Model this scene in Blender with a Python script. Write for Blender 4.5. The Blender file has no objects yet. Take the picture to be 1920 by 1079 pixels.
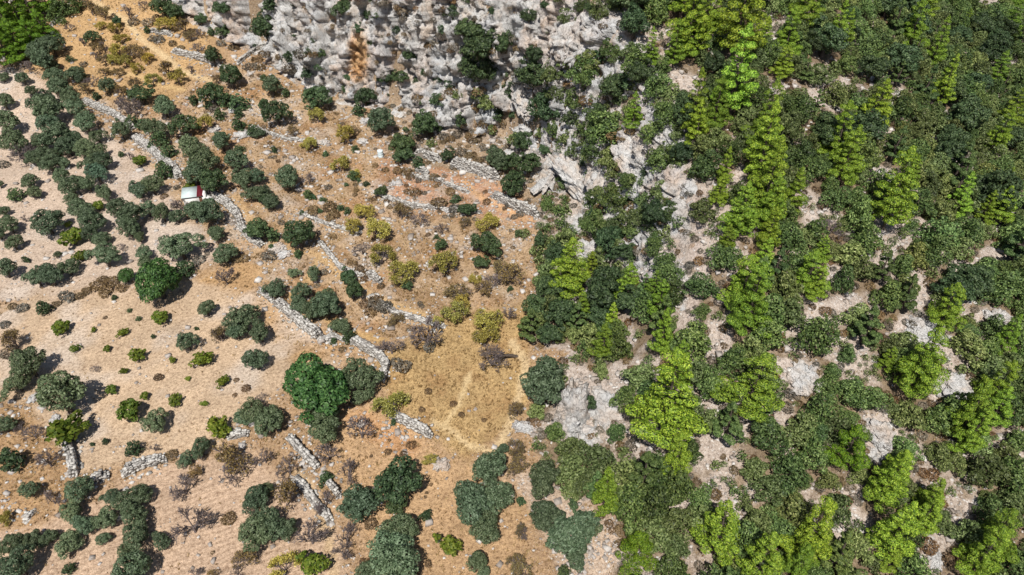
import bpy, math, random
import numpy as np
from math import radians, pi

# ------------------------------------------------------------------ camera, light, exposure
scene = bpy.context.scene
COL = scene.collection
H_CAM = 62.0
PITCH = 40.0
HFOV = 73.0
cam_d = bpy.data.cameras.new('drone_camera')
cam_d.sensor_width = 36.0
cam_d.lens = 18.0 / math.tan(radians(HFOV / 2))
cam_d.clip_start = 0.5
cam_d.clip_end = 6000
cam = bpy.data.objects.new('drone_camera', cam_d)
cam.location = (0, 0, H_CAM)
cam.rotation_euler = (radians(90 - PITCH), 0, 0)
COL.objects.link(cam)
scene.camera = cam

SUN_EL = 58.5
SUN_AZ_OFF = 9.6           # sun stands behind the camera, a little to its left
world = bpy.data.worlds.new('World')
scene.world = world
world.use_nodes = True
wn = world.node_tree.nodes; wl = world.node_tree.links
for n in list(wn): wn.remove(n)
w_out = wn.new('ShaderNodeOutputWorld'); w_bg = wn.new('ShaderNodeBackground'); w_sky = wn.new('ShaderNodeTexSky')
w_sky.sky_type = 'NISHITA'; w_sky.sun_disc = False
w_sky.sun_elevation = radians(SUN_EL); w_sky.sun_rotation = pi + radians(SUN_AZ_OFF)
w_sky.altitude = 300
w_bg.inputs['Strength'].default_value = 0.06
wl.new(w_sky.outputs[0], w_bg.inputs[0]); wl.new(w_bg.outputs[0], w_out.inputs[0])

sun_d = bpy.data.lights.new('sun', 'SUN')
sun_d.energy = 4.9; sun_d.angle = radians(0.53); sun_d.color = (1.0, 0.955, 0.88)
sun = bpy.data.objects.new('sun', sun_d)
sun.rotation_euler = (radians(90 - SUN_EL), 0, -radians(SUN_AZ_OFF))
sun.location = (-30, -120, 220)
COL.objects.link(sun)

scene.view_settings.view_transform = 'Standard'
scene.view_settings.look = 'None'
scene.view_settings.exposure = 0.25
scene.view_settings.gamma = 1.0
scene.view_settings.use_curve_mapping = False
scene.render.engine = 'CYCLES'
scene.cycles.max_bounces = 5
scene.cycles.diffuse_bounces = 2
scene.cycles.glossy_bounces = 1
scene.cycles.transmission_bounces = 3
scene.cycles.caustics_reflective = False
scene.cycles.caustics_refractive = False

RNG = np.random.default_rng(7)
random.seed(7)

# ------------------------------------------------------------------ noise
_PERM = np.random.default_rng(3).permutation(256).astype(np.int64)
_VAL = np.random.default_rng(4).random(256)
_VX = np.random.default_rng(5).random((256, 3))

def _hash(ix, iy, iz):
    return _PERM[(_PERM[(_PERM[ix & 255] + iy) & 255] + iz) & 255]

def vnoise(p):
    p = np.asarray(p, float)
    i = np.floor(p).astype(np.int64); f = p - i
    f = f * f * (3 - 2 * f)
    out = 0
    for dx in (0, 1):
        wx = f[:, 0] if dx else 1 - f[:, 0]
        for dy in (0, 1):
            wy = f[:, 1] if dy else 1 - f[:, 1]
            for dz in (0, 1):
                wz = f[:, 2] if dz else 1 - f[:, 2]
                out = out + wx * wy * wz * _VAL[_hash(i[:, 0] + dx, i[:, 1] + dy, i[:, 2] + dz)]
    return out * 2 - 1

def fbm(p, octv=4, gain=0.5, lac=2.03):
    p = np.asarray(p, float); a = 1.0; s = 0; t = 0
    for o in range(octv):
        s = s + a * vnoise(p + 17.3 * o); t += a
        a *= gain; p = p * lac
    return s / t

def fbm2(x, y, sc, octv=4, seed=0.0):
    p = np.stack([np.ravel(x) / sc, np.ravel(y) / sc, np.full(np.size(x), seed + 0.5)], 1)
    return fbm(p, octv).reshape(np.shape(x))

def worley(p):
    p = np.asarray(p, float); i = np.floor(p).astype(np.int64)
    n = len(p); f1 = np.full(n, 9.0); f2 = np.full(n, 9.0); cid = np.zeros(n); off = np.zeros((n, 3))
    for dx in (-1, 0, 1):
        for dy in (-1, 0, 1):
            for dz in (-1, 0, 1):
                h = _hash(i[:, 0] + dx, i[:, 1] + dy, i[:, 2] + dz)
                q = i + np.array([dx, dy, dz]) + _VX[h]
                d = np.sqrt(((q - p) ** 2).sum(1))
                nearer = d < f1
                f2 = np.where(nearer, f1, np.minimum(f2, d))
                cid = np.where(nearer, _VAL[h], cid); off = np.where(nearer[:, None], p - q, off)
                f1 = np.where(nearer, d, f1)
    return f1, f2, cid, off

def facet(cid, off):
    """a flat, randomly tilted face for each rock block"""
    a = (cid * 91.7) % 1 - .5; b = (cid * 57.3) % 1 - .5; c = (cid * 33.1) % 1 - .5
    return 2 * (a * off[:, 0] + b * off[:, 1] + c * off[:, 2])

def sstep(a, b, x):
    t = np.clip((x - a) / (b - a), 0, 1)
    return t * t * (3 - 2 * t)

# ------------------------------------------------------------------ relief of the hillside
CLIFF = np.array([(-104, 330), (-92, 215), (-77, 157), (-62, 143), (-47, 134), (-33, 119), (-22, 115), (-11, 107), (-1, 102), (4, 94), (9, 84), (12, 72), (10, 58), (5, 47), (2, 34), (2, -60)], float)

def poly_dist(x, y, P):
    """distance, side (left of travel is +) and arc length of the nearest point of a polyline"""
    x = np.asarray(x, float); y = np.asarray(y, float)
    best = np.full(x.shape, 1e9); sgn = np.ones(x.shape); arc = np.zeros(x.shape); acc = 0.0
    for a, b in zip(P[:-1], P[1:]):
        d = b - a; L = math.hypot(*d)
        t = np.clip(((x - a[0]) * d[0] + (y - a[1]) * d[1]) / (L * L), 0, 1)
        ex = x - a[0] - t * d[0]; ey = y - a[1] - t * d[1]
        dist = np.hypot(ex, ey)
        cr = d[0] * (y - a[1]) - d[1] * (x - a[0])
        m = dist < best
        best = np.where(m, dist, best); sgn = np.where(m, np.sign(cr), sgn); arc = np.where(m, acc + t * L, arc)
        acc += L
    return best, sgn, arc

STEPS = []      # (polyline, rise): filled below with the retaining walls

def relief(x, y):
    x = np.asarray(x, float); y = np.asarray(y, float)
    xc = np.clip(x, -220, 200); yc = np.clip(y, -20, 300)
    base = 0.07 * (yc - 32) + 0.16 * np.maximum(yc - 112, 0) * sstep(-20, -70, xc)
    base = base + 0.055 * (np.clip(xc, -75, 6) + 60) - 0.02 * np.maximum(-xc - 75, 0)
    d, s, _ = poly_dist(x, y, CLIFF)
    sd = d * s + 1.6 * fbm2(x, y, 7.0, 2, 3.0)
    w = np.interp(yc, [40, 60, 85, 105, 125], [20, 14, 9, 6.5, 5.5])
    up = np.maximum(yc - 30, 0)
    top = 0.36 * np.minimum(up, 105) + 0.12 * np.maximum(up - 105, 0)
    bump = 1.0 - 0.86 * sstep(26, 92, xc) ** 0.8
    z = base + top * bump * sstep(0, 1, sd / w)
    z = z + 0.9 * fbm2(x, y, 22.0, 3, 1.0) * sstep(-60, 10, xc) + 0.35 * fbm2(x, y, 9.0, 3, 2.0)
    for P, rise in STEPS:
        dd, ss, aa = poly_dist(x, y, P)
        L = float(np.hypot(*np.diff(P, axis=0).T).sum())
        endf = sstep(0, 2.5, aa) * sstep(0, 2.5, L - aa)
        z = z + rise * 0.5 * np.clip(dd * ss / 0.7, -1, 1) * np.exp(-np.maximum(dd - 0.7, 0) / 5.0) * endf
    return z

# height grid for quick look-ups
GX0, GX1, GY0, GY1, GD = -230.0, 190.0, 5.0, 320.0, 0.75
def build_grid():
    gx = np.arange(GX0, GX1, GD); gy = np.arange(GY0, GY1, GD)
    X, Y = np.meshgrid(gx, gy)
    return relief(X, Y)
GRID = build_grid()
def zq(x, y):
    x = np.asarray(x, float); y = np.asarray(y, float)
    u = np.clip((x - GX0) / GD, 0, GRID.shape[1] - 1.001); v = np.clip((y - GY0) / GD, 0, GRID.shape[0] - 1.001)
    i = u.astype(int); j = v.astype(int); fu = u - i; fv = v - j
    return (GRID[j, i] * (1 - fu) + GRID[j, i + 1] * fu) * (1 - fv) + (GRID[j + 1, i] * (1 - fu) + GRID[j + 1, i + 1] * fu) * fv

# camera geometry, used only to read places off the photograph (1920 x 1079) onto the hillside
F_PX = 960.0 / math.tan(radians(HFOV / 2)); CP, SP = math.cos(radians(PITCH)), math.sin(radians(PITCH))
def ray(px, py):
    a = (np.asarray(px, float) - 960) / F_PX; b = (539.5 - np.asarray(py, float)) / F_PX
    return np.stack([a, CP + SP * b, -SP + CP * b], -1)
def project(x, y, z):
    dz = np.asarray(z) - H_CAM
    dep = y * CP - dz * SP; v = y * SP + dz * CP
    dep = np.maximum(dep, 1e-3)
    return 960 + F_PX * x / dep, 539.5 - F_PX * v / dep, dep
def ground(px, py, lift=0.0):
    """where the line of sight through a place of the photograph meets the hillside (raised by lift)"""
    px = np.atleast_1d(np.asarray(px, float)); py = np.atleast_1d(np.asarray(py, float)); lift = np.broadcast_to(lift, px.shape)
    r = ray(px, py); lo = np.full(px.shape, 30.0); hit = np.full(px.shape, 300.0); done = np.zeros(px.shape, bool)
    for t in np.arange(30, 300, 0.8):
        p = r * t
        below = (H_CAM + p[:, 2]) < zq(p[:, 0], p[:, 1]) + lift
        new = below & ~done
        hit = np.where(new, t, hit); lo = np.where(new, t - 0.8, lo); done |= new
    for _ in range(12):
        mid = (lo + hit) / 2; p = r * mid[:, None]
        below = (H_CAM + p[:, 2]) < zq(p[:, 0], p[:, 1]) + lift
        hit = np.where(below, mid, hit); lo = np.where(below, lo, mid)
    p = r * hit[:, None]
    return p[:, 0], p[:, 1], hit

K = 1 / 3.84            # places were noted on 3.84-times enlargements of the photograph, tile by tile
# ------------------------------------------------------------------ dry-stone walls (lines on the ground)
WALLS = []
def W(ox, oy, pts, h=0.9, th=0.9, rise=0.0, label=''):
    P = np.array(pts, float) * K + np.array([ox, oy])
    WALLS.append(dict(px=P, h=h, th=th, rise=rise, label=label))
W(0, 0, [(375, 195), (440, 130)], .8, 1.0, 0, 'short pale rubble wall beside the pine wood')
W(0, 0, [(145, 410), (205, 315), (275, 258)], .8, 1.2, 0, 'bent rubble wall between the pine wood and the olive rows')
W(0, 0, [(30, 545), (105, 498)], .6, .9, 0, 'low rubble wall at the foot of the pine wood')
W(0, 0, [(595, 730), (700, 780), (820, 830), (900, 880), (965, 935)], .9, 1.3, .5, 'pale stone wall between the olive rows and the almond slope')
W(0, 0, [(965, 990), (1055, 1055), (1120, 1110), (1180, 1165), (1260, 1220), (1300, 1295)], .8, 1.7, .5, 'broad pale rubble wall running down behind the shed')
W(0, 0, [(1240, 380), (1400, 420), (1500, 452), (1600, 482)], 1.2, .9, .6, 'pale terrace wall below the dirt track')
W(0, 0, [(1710, 470), (1780, 410), (1860, 350), (1930, 318)], .8, .8, 0, 'thin stone wall climbing to the foot of the cliff')
W(0, 0, [(1080, 230), (1250, 262)], .9, .8, .4, 'short grey wall above the dirt track')
W(0, 270, [(1475, 345), (1560, 390), (1650, 450), (1720, 530), (1745, 615), (1800, 680), (1900, 745)], .9, 1.5, .5, 'broad pale rubble wall running down from the white shed')
W(480, 270, [(1130, 95), (1200, 90), (1260, 120), (1345, 142)], 1.1, .9, .5, 'ruined stone wall end beside the small white tank')
W(480, 270, [(1405, 170), (1520, 200), (1640, 232), (1760, 268)], 1.7, .8, .9, 'well built tall terrace wall below the cliff')
W(480, 270, [(1150, 198), (1250, 232)], 1.2, .8, .4, 'short broken wall below the ruined wall end')
W(480, 270, [(1700, 388), (1780, 420), (1860, 468), (1930, 485), (2040, 535)], 1.3, .8, .7, 'grey terrace wall ending at the rock spine')
W(480, 270, [(800, 955), (905, 1005)], 1.2, 1.0, .3, 'short pale wall stub among yellow almond trees')
W(480, 540, [(25, 25), (135, 112)], .8, .8, .3, 'narrow stone wall end behind a dark olive tree')
W(480, 540, [(150, 110), (260, 200), (350, 280), (475, 372)], 1.1, 1.5, .8, 'broad straight pale wall above the tilled field')
W(480, 540, [(690, 380), (790, 440), (890, 500), (945, 580), (900, 690)], 1.1, 1.1, .6, 'curved pale wall at the corner of the golden terrace')
W(480, 540, [(960, 915), (1040, 960), (1140, 1010), (1275, 1085)], 1.1, .9, .8, 'straight pale wall along the golden grass terrace')
W(480, 540, [(505, 385), (590, 330)], .5, 1.6, 0, 'collapsed heap of wall stones at a wall gap')
W(0, 799, [(480, 115), (520, 220), (542, 330), (530, 385)], .8, 1.3, 0, 'rubble wall running up from the field corner')
W(0, 799, [(640, 410), (720, 380), (800, 350)], .8, 1.3, 0, 'rubble wall along the field corner')
W(0, 799, [(880, 362), (960, 320), (1060, 280), (1215, 240)], .9, 1.5, 0, 'long pale rubble wall below the tilled field')
W(0, 799, [(175, 705), (230, 640), (275, 598)], .6, 1.0, 0, 'dark low rubble wall in the lower grove')
W(0, 799, [(1640, 90), (1720, 70), (1805, 58)], .7, 1.2, 0, 'short rubble wall beside a grey olive tree')
W(480, 799, [(235, 90), (310, 170), (380, 250), (452, 315)], 1.1, 1.0, .7, 'straight grey wall beside bare trees')
W(480, 799, [(520, 408), (570, 470), (612, 532)], 1.1, .9, .6, 'lower length of the straight grey wall')
W(480, 799, [(270, 370), (340, 440), (430, 560), (520, 660), (545, 705)], .5, 1.2, 0, 'sunken rubble bank under bare trees')
def W1(pts, h, th, rise, label): W(0, 0, np.array(pts, float) / K, h, th, rise, label)
W1([(598, 452), (640, 505), (692, 526)], .45, .9, .5, 'low rubble terrace edge behind two small oaks')
W1([(690, 556), (740, 588), (800, 606), (838, 616)], .45, .9, .5, 'low rubble terrace edge above the golden terrace')
W1([(765, 328), (830, 342), (880, 362)], .4, .8, .4, 'broken chalky terrace edge below the tall terrace wall')
W1([(700, 362), (770, 386), (850, 394), (905, 402)], .45, .9, .5, 'crumbled pale terrace edge above the yellow almonds')
W1([(470, 238), (540, 262), (612, 272)], .35, .8, .3, 'faint line of terrace stones under the oaks')
W1([(560, 400), (610, 420), (680, 440)], .35, .8, .3, 'scattered terrace stones beside the two dark oaks')
W1([(600, 638), (628, 634), (656, 640)], .5, .9, .3, 'collapsed wall stretch closing the gap beside green shrubs')
for w in WALLS:
    gx, gy, _ = ground(w['px'][:, 0], w['px'][:, 1])
    w['P'] = np.stack([gx, gy], 1)
    if w['rise']: STEPS.append((w['P'], w['rise']))
GRID = build_grid()
_d = WALLS[15]['P'][-1] - WALLS[15]['P'][0]; TERR = math.atan2(_d[1], _d[0])     # the way the terraces run

# ------------------------------------------------------------------ helpers: meshes, materials, objects
def mk_mesh(name, V, quads=None, tris=None, mats=(), smooth=False, colors=None):
    me = bpy.data.meshes.new(name)
    V = np.asarray(V, np.float32)
    q = np.zeros((0, 4), np.int32) if quads is None else np.asarray(quads, np.int32).reshape(-1, 4)
    t = np.zeros((0, 3), np.int32) if tris is None else np.asarray(tris, np.int32).reshape(-1, 3)
    me.vertices.add(len(V)); me.vertices.foreach_set('co', V.ravel())
    loops = np.concatenate([q.ravel(), t.ravel()]); me.loops.add(len(loops)); me.loops.foreach_set('vertex_index', loops)
    nq, nt = len(q), len(t)
    starts = np.concatenate([np.arange(nq) * 4, nq * 4 + np.arange(nt) * 3]).astype(np.int32)
    me.polygons.add(nq + nt); me.polygons.foreach_set('loop_start', starts)
    if smooth: me.polygons.foreach_set('use_smooth', np.ones(nq + nt, bool))
    for m in mats: me.materials.append(m)
    if colors is not None:
        for cname, C in colors.items():
            at = me.color_attributes.new(cname, 'FLOAT_COLOR', 'POINT')
            C4 = np.ones((len(V), 4), np.float32); C4[:, :C.shape[1]] = C
            at.data.foreach_set('color', C4.ravel())
    me.update(calc_edges=True)
    return me

def link(name, data, parent=None, loc=None, rot=None, scale=None):
    o = bpy.data.objects.new(name, data); COL.objects.link(o)
    if parent is not None: o.parent = parent
    if loc is not None: o.location = loc
    if rot is not None: o.rotation_euler = rot
    if scale is not None: o.scale = scale
    return o
def tag(o, label=None, cat=None, group=None, kind=None):
    if label: o['label'] = label
    if cat: o['category'] = cat
    if group: o['group'] = group
    if kind: o['kind'] = kind
    return o

class NT:
    def __init__(s, name):
        s.m = bpy.data.materials.new(name); s.m.use_nodes = True; s.t = s.m.node_tree
        for n in list(s.t.nodes): s.t.nodes.remove(n)
        s.out = s.t.nodes.new('ShaderNodeOutputMaterial')
    def n(s, typ, **kw):
        nd = s.t.nodes.new(typ)
        for k, v in kw.items():
            if k.startswith('i_'): nd.inputs[k[2:].replace('_', ' ')].default_value = v
            else: setattr(nd, k, v)
        return nd
    def l(s, a, b): s.t.links.new(a, b)
    def ramp(s, fac, stops):
        r = s.n('ShaderNodeValToRGB'); e = r.color_ramp.elements
        while len(e) < len(stops): e.new(0.5)
        for el, (p, c) in zip(e, stops): el.position = p; el.color = (*c, 1)
        s.l(fac, r.inputs[0]); return r.outputs[0]
    def mix(s, fac, a, b, mode='MIX'):
        m = s.n('ShaderNodeMix', data_type='RGBA', blend_type=mode)
        for v, i in ((fac, 0), (a, 6), (b, 7)):
            if hasattr(v, 'is_linked') or hasattr(v, 'links'): s.l(v, m.inputs[i])
            elif i == 0: m.inputs[0].default_value = v
            else: m.inputs[i].default_value = (*v, 1)
        return m.outputs[2]
    def noise(s, scale, detail=4, rough=.55, vec=None, dist=0):
        nd = s.n('ShaderNodeTexNoise'); nd.inputs['Scale'].default_value = scale; nd.inputs['Detail'].default_value = detail
        nd.inputs['Roughness'].default_value = rough; nd.inputs['Distortion'].default_value = dist
        if vec is not None: s.l(vec, nd.inputs['Vector'])
        return nd.outputs['Fac']

def leaf_mat(name, dark, mid, light, trans=0.3, vary=0.25, rough=.55):
    """foliage: each leaf (mesh island) and each plant takes its own shade of the species' colour"""
    g = NT(name)
    geo = g.n('ShaderNodeNewGeometry'); oi = g.n('ShaderNodeObjectInfo')
    col = g.ramp(geo.outputs['Random Per Island'], [(0.0, dark), (0.55, mid), (1.0, light)])
    tone = g.mix(1.0, col, oi.outputs['Color'], 'MULTIPLY')
    d = g.n('ShaderNodeBsdfPrincipled'); d.inputs['Roughness'].default_value = rough; d.inputs['Specular IOR Level'].default_value = .25
    g.l(tone, d.inputs['Base Color'])
    t = g.n('ShaderNodeBsdfTranslucent'); g.l(tone, t.inputs['Color'])
    mx = g.n('ShaderNodeMixShader'); mx.inputs[0].default_value = trans
    g.l(d.outputs[0], mx.inputs[1]); g.l(t.outputs[0], mx.inputs[2]); g.l(mx.outputs[0], g.out.inputs[0])
    return g.m

def plain_mat(name, c1, c2, scale=6, rough=.85, bump=.3):
    g = NT(name); tc = g.n('ShaderNodeTexCoord')
    f = g.noise(scale, 5, .6, tc.outputs['Object'])
    d = g.n('ShaderNodeBsdfPrincipled'); d.inputs['Roughness'].default_value = rough; d.inputs['Specular IOR Level'].default_value = .2
    g.l(g.ramp(f, [(.3, c1), (.7, c2)]), d.inputs['Base Color'])
    b = g.n('ShaderNodeBump'); b.inputs['Strength'].default_value = bump; b.inputs['Distance'].default_value = .05
    g.l(f, b.inputs['Height']); g.l(b.outputs[0], d.inputs['Normal']); g.l(d.outputs[0], g.out.inputs[0])
    return g.m

M = {}
M['olive'] = leaf_mat('olive_leaf', (.028, .046, .022), (.084, .122, .060), (.175, .222, .130), .15)
M['oak'] = leaf_mat('oak_leaf', (.016, .030, .012), (.046, .080, .032), (.105, .150, .062), .12)
M['maquis'] = leaf_mat('maquis_leaf', (.020, .038, .011), (.074, .122, .033), (.185, .250, .080), .12)
M['mastic'] = leaf_mat('mastic_leaf', (.034, .050, .015), (.112, .150, .044), (.245, .285, .112), .12)
M['carob'] = leaf_mat('carob_leaf', (.014, .042, .010), (.042, .100, .024), (.100, .185, .050), .1)
M['pine'] = leaf_mat('pine_needles', (.038, .076, .008), (.150, .245, .018), (.340, .435, .050), .06)
M['pinedark'] = leaf_mat('far_pine_needles', (.030, .075, .008), (.105, .215, .014), (.220, .350, .030), .15)
M['almond'] = leaf_mat('almond_leaf', (.150, .130, .020), (.410, .345, .065), (.640, .560, .170), .3)
M['almondtan'] = leaf_mat('withered_almond_leaf', (.120, .080, .028), (.240, .170, .062), (.380, .290, .120), .3)
M['fig'] = leaf_mat('fig_leaf', (.050, .090, .010), (.130, .185, .020), (.260, .290, .050), .3, .2)
M['cushion'] = leaf_mat('cushion_shrub_leaf', (.070, .044, .020), (.155, .102, .048), (.240, .170, .085), .1)
M['cushiongrey'] = leaf_mat('grey_cushion_leaf', (.060, .050, .038), (.135, .115, .085), (.22, .195, .155), .1, .3)
M['cushionrust'] = leaf_mat('rusty_cushion_leaf', (.062, .036, .018), (.135, .082, .042), (.210, .138, .075), .1)
M['twig'] = plain_mat('bare_twig_bark', (.100, .080, .078), (.200, .165, .160), 8)
M['twigpale'] = plain_mat('dead_wood', (.30, .28, .26), (.50, .47, .44), 8)
M['bark'] = plain_mat('tree_bark', (.055, .042, .034), (.130, .105, .085), 6)
M['brownstraw'] = leaf_mat('brown_grass_blade', (.110, .062, .022), (.210, .130, .052), (.330, .225, .105), .2)
M['straw'] = leaf_mat('dry_grass_blade', (.250, .165, .070), (.400, .280, .130), (.560, .430, .240), .25, .1)

def rock_mat(name):
    g = NT(name); tc = g.n('ShaderNodeTexCoord'); vec = g.n('ShaderNodeNewGeometry').outputs['Position']
    f1 = g.noise(.35, 5, .6, vec); f2 = g.noise(1.6, 9, .82, vec, .4); f3 = g.noise(9, 3, .6, vec)
    c = g.ramp(f2, [(.29, (.04, .038, .036)), (.36, (.27, .265, .262)), (.44, (.60, .593, .585)), (.60, (.78, .77, .76))])
    warm = g.ramp(f1, [(.48, (1, 1, 1)), (.66, (1.0, .86, .74))])
    c = g.mix(1.0, c, warm, 'MULTIPLY')
    at = g.n('ShaderNodeVertexColor', layer_name='stain')
    c = g.mix(1.0, c, at.outputs[0], 'MULTIPLY')
    v = g.n('ShaderNodeTexVoronoi', feature='DISTANCE_TO_EDGE'); v.inputs['Scale'].default_value = 1.1
    mp = g.n('ShaderNodeMapping'); mp.inputs['Scale'].default_value = (1, 1, .45); g.l(vec, mp.inputs[0])
    wob = g.n('ShaderNodeVectorMath', operation='ADD'); nz = g.n('ShaderNodeTexNoise'); nz.inputs['Scale'].default_value = 1.3
    g.l(vec, nz.inputs['Vector']); g.l(mp.outputs[0], wob.inputs[0]); g.l(nz.outputs['Color'], wob.inputs[1]); g.l(wob.outputs[0], v.inputs['Vector'])
    crack = g.ramp(v.outputs['Distance'], [(.0, (.22, .2, .19)), (.05, (1, 1, 1))])
    c = g.mix(.65, c, crack, 'MULTIPLY')
    d = g.n('ShaderNodeBsdfPrincipled'); d.inputs['Roughness'].default_value = .9; d.inputs['Specular IOR Level'].default_value = .15
    g.l(c, d.inputs['Base Color'])
    ht = g.n('ShaderNodeMath', operation='MULTIPLY_ADD'); g.l(f2, ht.inputs[0]); ht.inputs[1].default_value = 1.0; g.l(f3, ht.inputs[2])
    b = g.n('ShaderNodeBump'); b.inputs['Strength'].default_value = 1.0; b.inputs['Distance'].default_value = .3
    g.l(ht.outputs[0], b.inputs['Height']); g.l(b.outputs[0], d.inputs['Normal']); g.l(d.outputs[0], g.out.inputs[0])
    return g.m
M['rock'] = rock_mat('limestone')

def stone_mat(name, stops):
    g = NT(name); geo = g.n('ShaderNodeNewGeometry')
    c = g.ramp(geo.outputs['Random Per Island'], stops)
    f = g.noise(5, 4, .6, geo.outputs['Position'])
    c = g.mix(.5, c, g.ramp(f, [(.3, (.45, .44, .43)), (.65, (1, 1, 1))]), 'MULTIPLY')
    d = g.n('ShaderNodeBsdfPrincipled'); d.inputs['Roughness'].default_value = .9; d.inputs['Specular IOR Level'].default_value = .15
    g.l(c, d.inputs['Base Color']); g.l(d.outputs[0], g.out.inputs[0])
    return g.m
M['stone'] = stone_mat('wall_stone', [(0, (.20, .185, .17)), (.5, (.44, .42, .395)), (1, (.62, .60, .565))])
M['loose'] = stone_mat('loose_stone', [(0, (.26, .22, .19)), (.5, (.44, .40, .37)), (1, (.62, .59, .56))])
M['rubble'] = plain_mat('wall_core_rubble', (.12, .10, .085), (.22, .19, .16), 4)

# ------------------------------------------------------------------ ground colours (zones read from the photograph)
def in_poly(px, py, P):
    P = np.asarray(P, float); inside = np.zeros(px.shape, bool); n = len(P); j = n - 1
    for i in range(n):
        c = ((P[i, 1] > py) != (P[j, 1] > py)) & (px < (P[j, 0] - P[i, 0]) * (py - P[i, 1]) / (P[j, 1] - P[i, 1] + 1e-9) + P[i, 0])
        inside ^= c; j = i
    return inside

Z_RIGHT = [(1010, 215), (1040, 300), (1010, 420), (1030, 470), (1000, 560), (985, 610), (1000, 650), (1060, 660), (985, 790), (1010, 880), (1060, 930), (1160, 960), (1150, 1300), (3500, 1300), (3500, -900), (990, -900), (940, 90), (930, 250)]
Z_CLIFF = [(330, -400), (345, 20), (430, 70), (470, 90), (560, 110), (610, 175), (690, 190), (735, 300), (940, 340), (1010, 400), (1060, 250), (1030, -400)]
ZONES = [   # polygon on the ground as seen in the photograph, colour
    ('pale', [(-900, 150), (60, 130), (130, 200), (220, 265), (330, 330), (345, 400), (430, 470), (410, 490), (240, 540), (40, 562), (-900, 640)], (.47, .375, .30)),
    ('till', [(-900, 640), (0, 590), (60, 562), (240, 545), (330, 520), (470, 490), (520, 560), (600, 640), (640, 690), (540, 740), (480, 790), (390, 850), (300, 860), (140, 895), (130, 860), (60, 760), (-900, 760)], (.46, .345, .24)),
    ('till', [(240, 905), (330, 870), (480, 850), (560, 930), (640, 1010), (680, 1300), (-900, 1400), (-900, 1010), (60, 990), (150, 960)], (.45, .33, .24)),
    ('tan', [(-900, 760), (60, 760), (130, 870), (150, 960), (60, 990), (-900, 1010)], (.36, .235, .13)),
    ('ochre', [(95, 20), (190, 0), (160, -300), (420, -300), (400, 110), (330, 200), (250, 190), (160, 190), (120, 130), (40, 150), (90, 60)], (.42, .28, .145)),
    ('tan', [(160, 190), (330, 200), (420, 120), (600, 180), (700, 200), (740, 300), (900, 330), (1010, 420), (1000, 560), (820, 600), (760, 640), (640, 620), (520, 560), (470, 480), (350, 400), (250, 270)], (.40, .285, .18)),
    ('gold', [(700, 690), (820, 600), (1000, 570), (990, 640), (1000, 760), (960, 800), (880, 870), (830, 830), (740, 770)], (.395, .275, .135)),
    ('ochre', [(640, 760), (740, 780), (830, 850), (900, 880), (1000, 900), (990, 1300), (740, 1300), (680, 950), (600, 850)], (.425, .285, .165)),
    ('ochre', [(350, 520), (480, 490), (560, 590), (640, 660), (560, 700), (470, 560)], (.41, .265, .14)),
    ('scree', [(950, 880), (1060, 900), (1120, 950), (1170, 980), (1170, 1300), (1070, 1300), (1060, 1079), (1000, 960)], (.46, .36, .28)),
    ('red', [(720, 270), (860, 300), (1000, 390), (1010, 430), (900, 410), (700, 370)], (.40, .235, .15)),
    ('red', [(640, 770), (720, 790), (800, 840), (760, 870), (680, 820)], (.43, .25, .13)),
]
# bare patches on the scrub slope: x, y, width, height in the photograph; last: does rock crop out
GAPS = []
def G_(ox, oy, items, rock=0):
    for (x, y, w, h) in items: GAPS.append((ox + x * K, oy + y * K, w * K, h * K, rock))
G_(960, 0, [(700, 240, 150, 100), (340, 500, 100, 120), (370, 940, 110, 100), (920, 740, 90, 140), (1270, 640, 190, 150), (1100, 375, 80, 50), (780, 820, 100, 60), (1870, 650, 80, 90), (820, 480, 180, 60)])
G_(960, 0, [(240, 100, 130, 250), (130, 220, 100, 200), (490, 270, 330, 200), (90, 700, 130, 200), (60, 880, 100, 120), (900, 1030, 130, 90)], 1)
G_(1420, 0, [(350, 130, 80, 50), (190, 640, 180, 70), (450, 710, 200, 90), (600, 640, 110, 100), (510, 850, 60, 60), (550, 470, 80, 80), (1160, 890, 50, 60), (1700, 30, 200, 80), (1850, 490, 120, 60), (1690, 430, 60, 40), (1640, 290, 60, 30), (1110, 740, 60, 80)])
G_(960, 270, [(1150, 310, 300, 130), (1240, 450, 100, 200), (1290, 600, 80, 100), (950, 690, 130, 130), (1210, 700, 110, 70), (1640, 240, 90, 150), (920, 830, 60, 100), (970, 930, 120, 80), (1350, 930, 120, 120), (1640, 800, 130, 70), (1390, 740, 60, 60), (560, 1010, 60, 90)])
G_(960, 270, [(880, 100, 170, 230), (270, 230, 150, 200), (600, 260, 230, 150), (470, 380, 110, 200), (460, 560, 80, 180), (570, 780, 200, 150)], 1)
G_(1420, 270, [(800, 540, 90, 80), (390, 570, 80, 140), (1170, 640, 80, 130), (1360, 790, 80, 80), (1440, 950, 120, 160), (1560, 880, 200, 70), (1690, 780, 130, 130), (1160, 1000, 130, 120), (980, 790, 80, 70), (1400, 140, 130, 60), (560, 950, 150, 130), (880, 50, 60, 80), (280, 810, 90, 40)])
G_(1420, 270, [(900, 250, 170, 120)], 1)
G_(960, 540, [(770, 190, 60, 150), (830, 350, 110, 150), (1270, 250, 120, 200), (1480, 400, 180, 230), (1050, 560, 90, 60), (760, 600, 120, 130), (390, 490, 100, 100), (1510, 70, 110, 60), (1480, 830, 120, 90), (1690, 960, 120, 80), (500, 1020, 200, 110)])
G_(960, 540, [(630, 60, 200, 120), (470, 780, 250, 330), (700, 850, 250, 280), (70, 1000, 140, 80)], 1)
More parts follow.
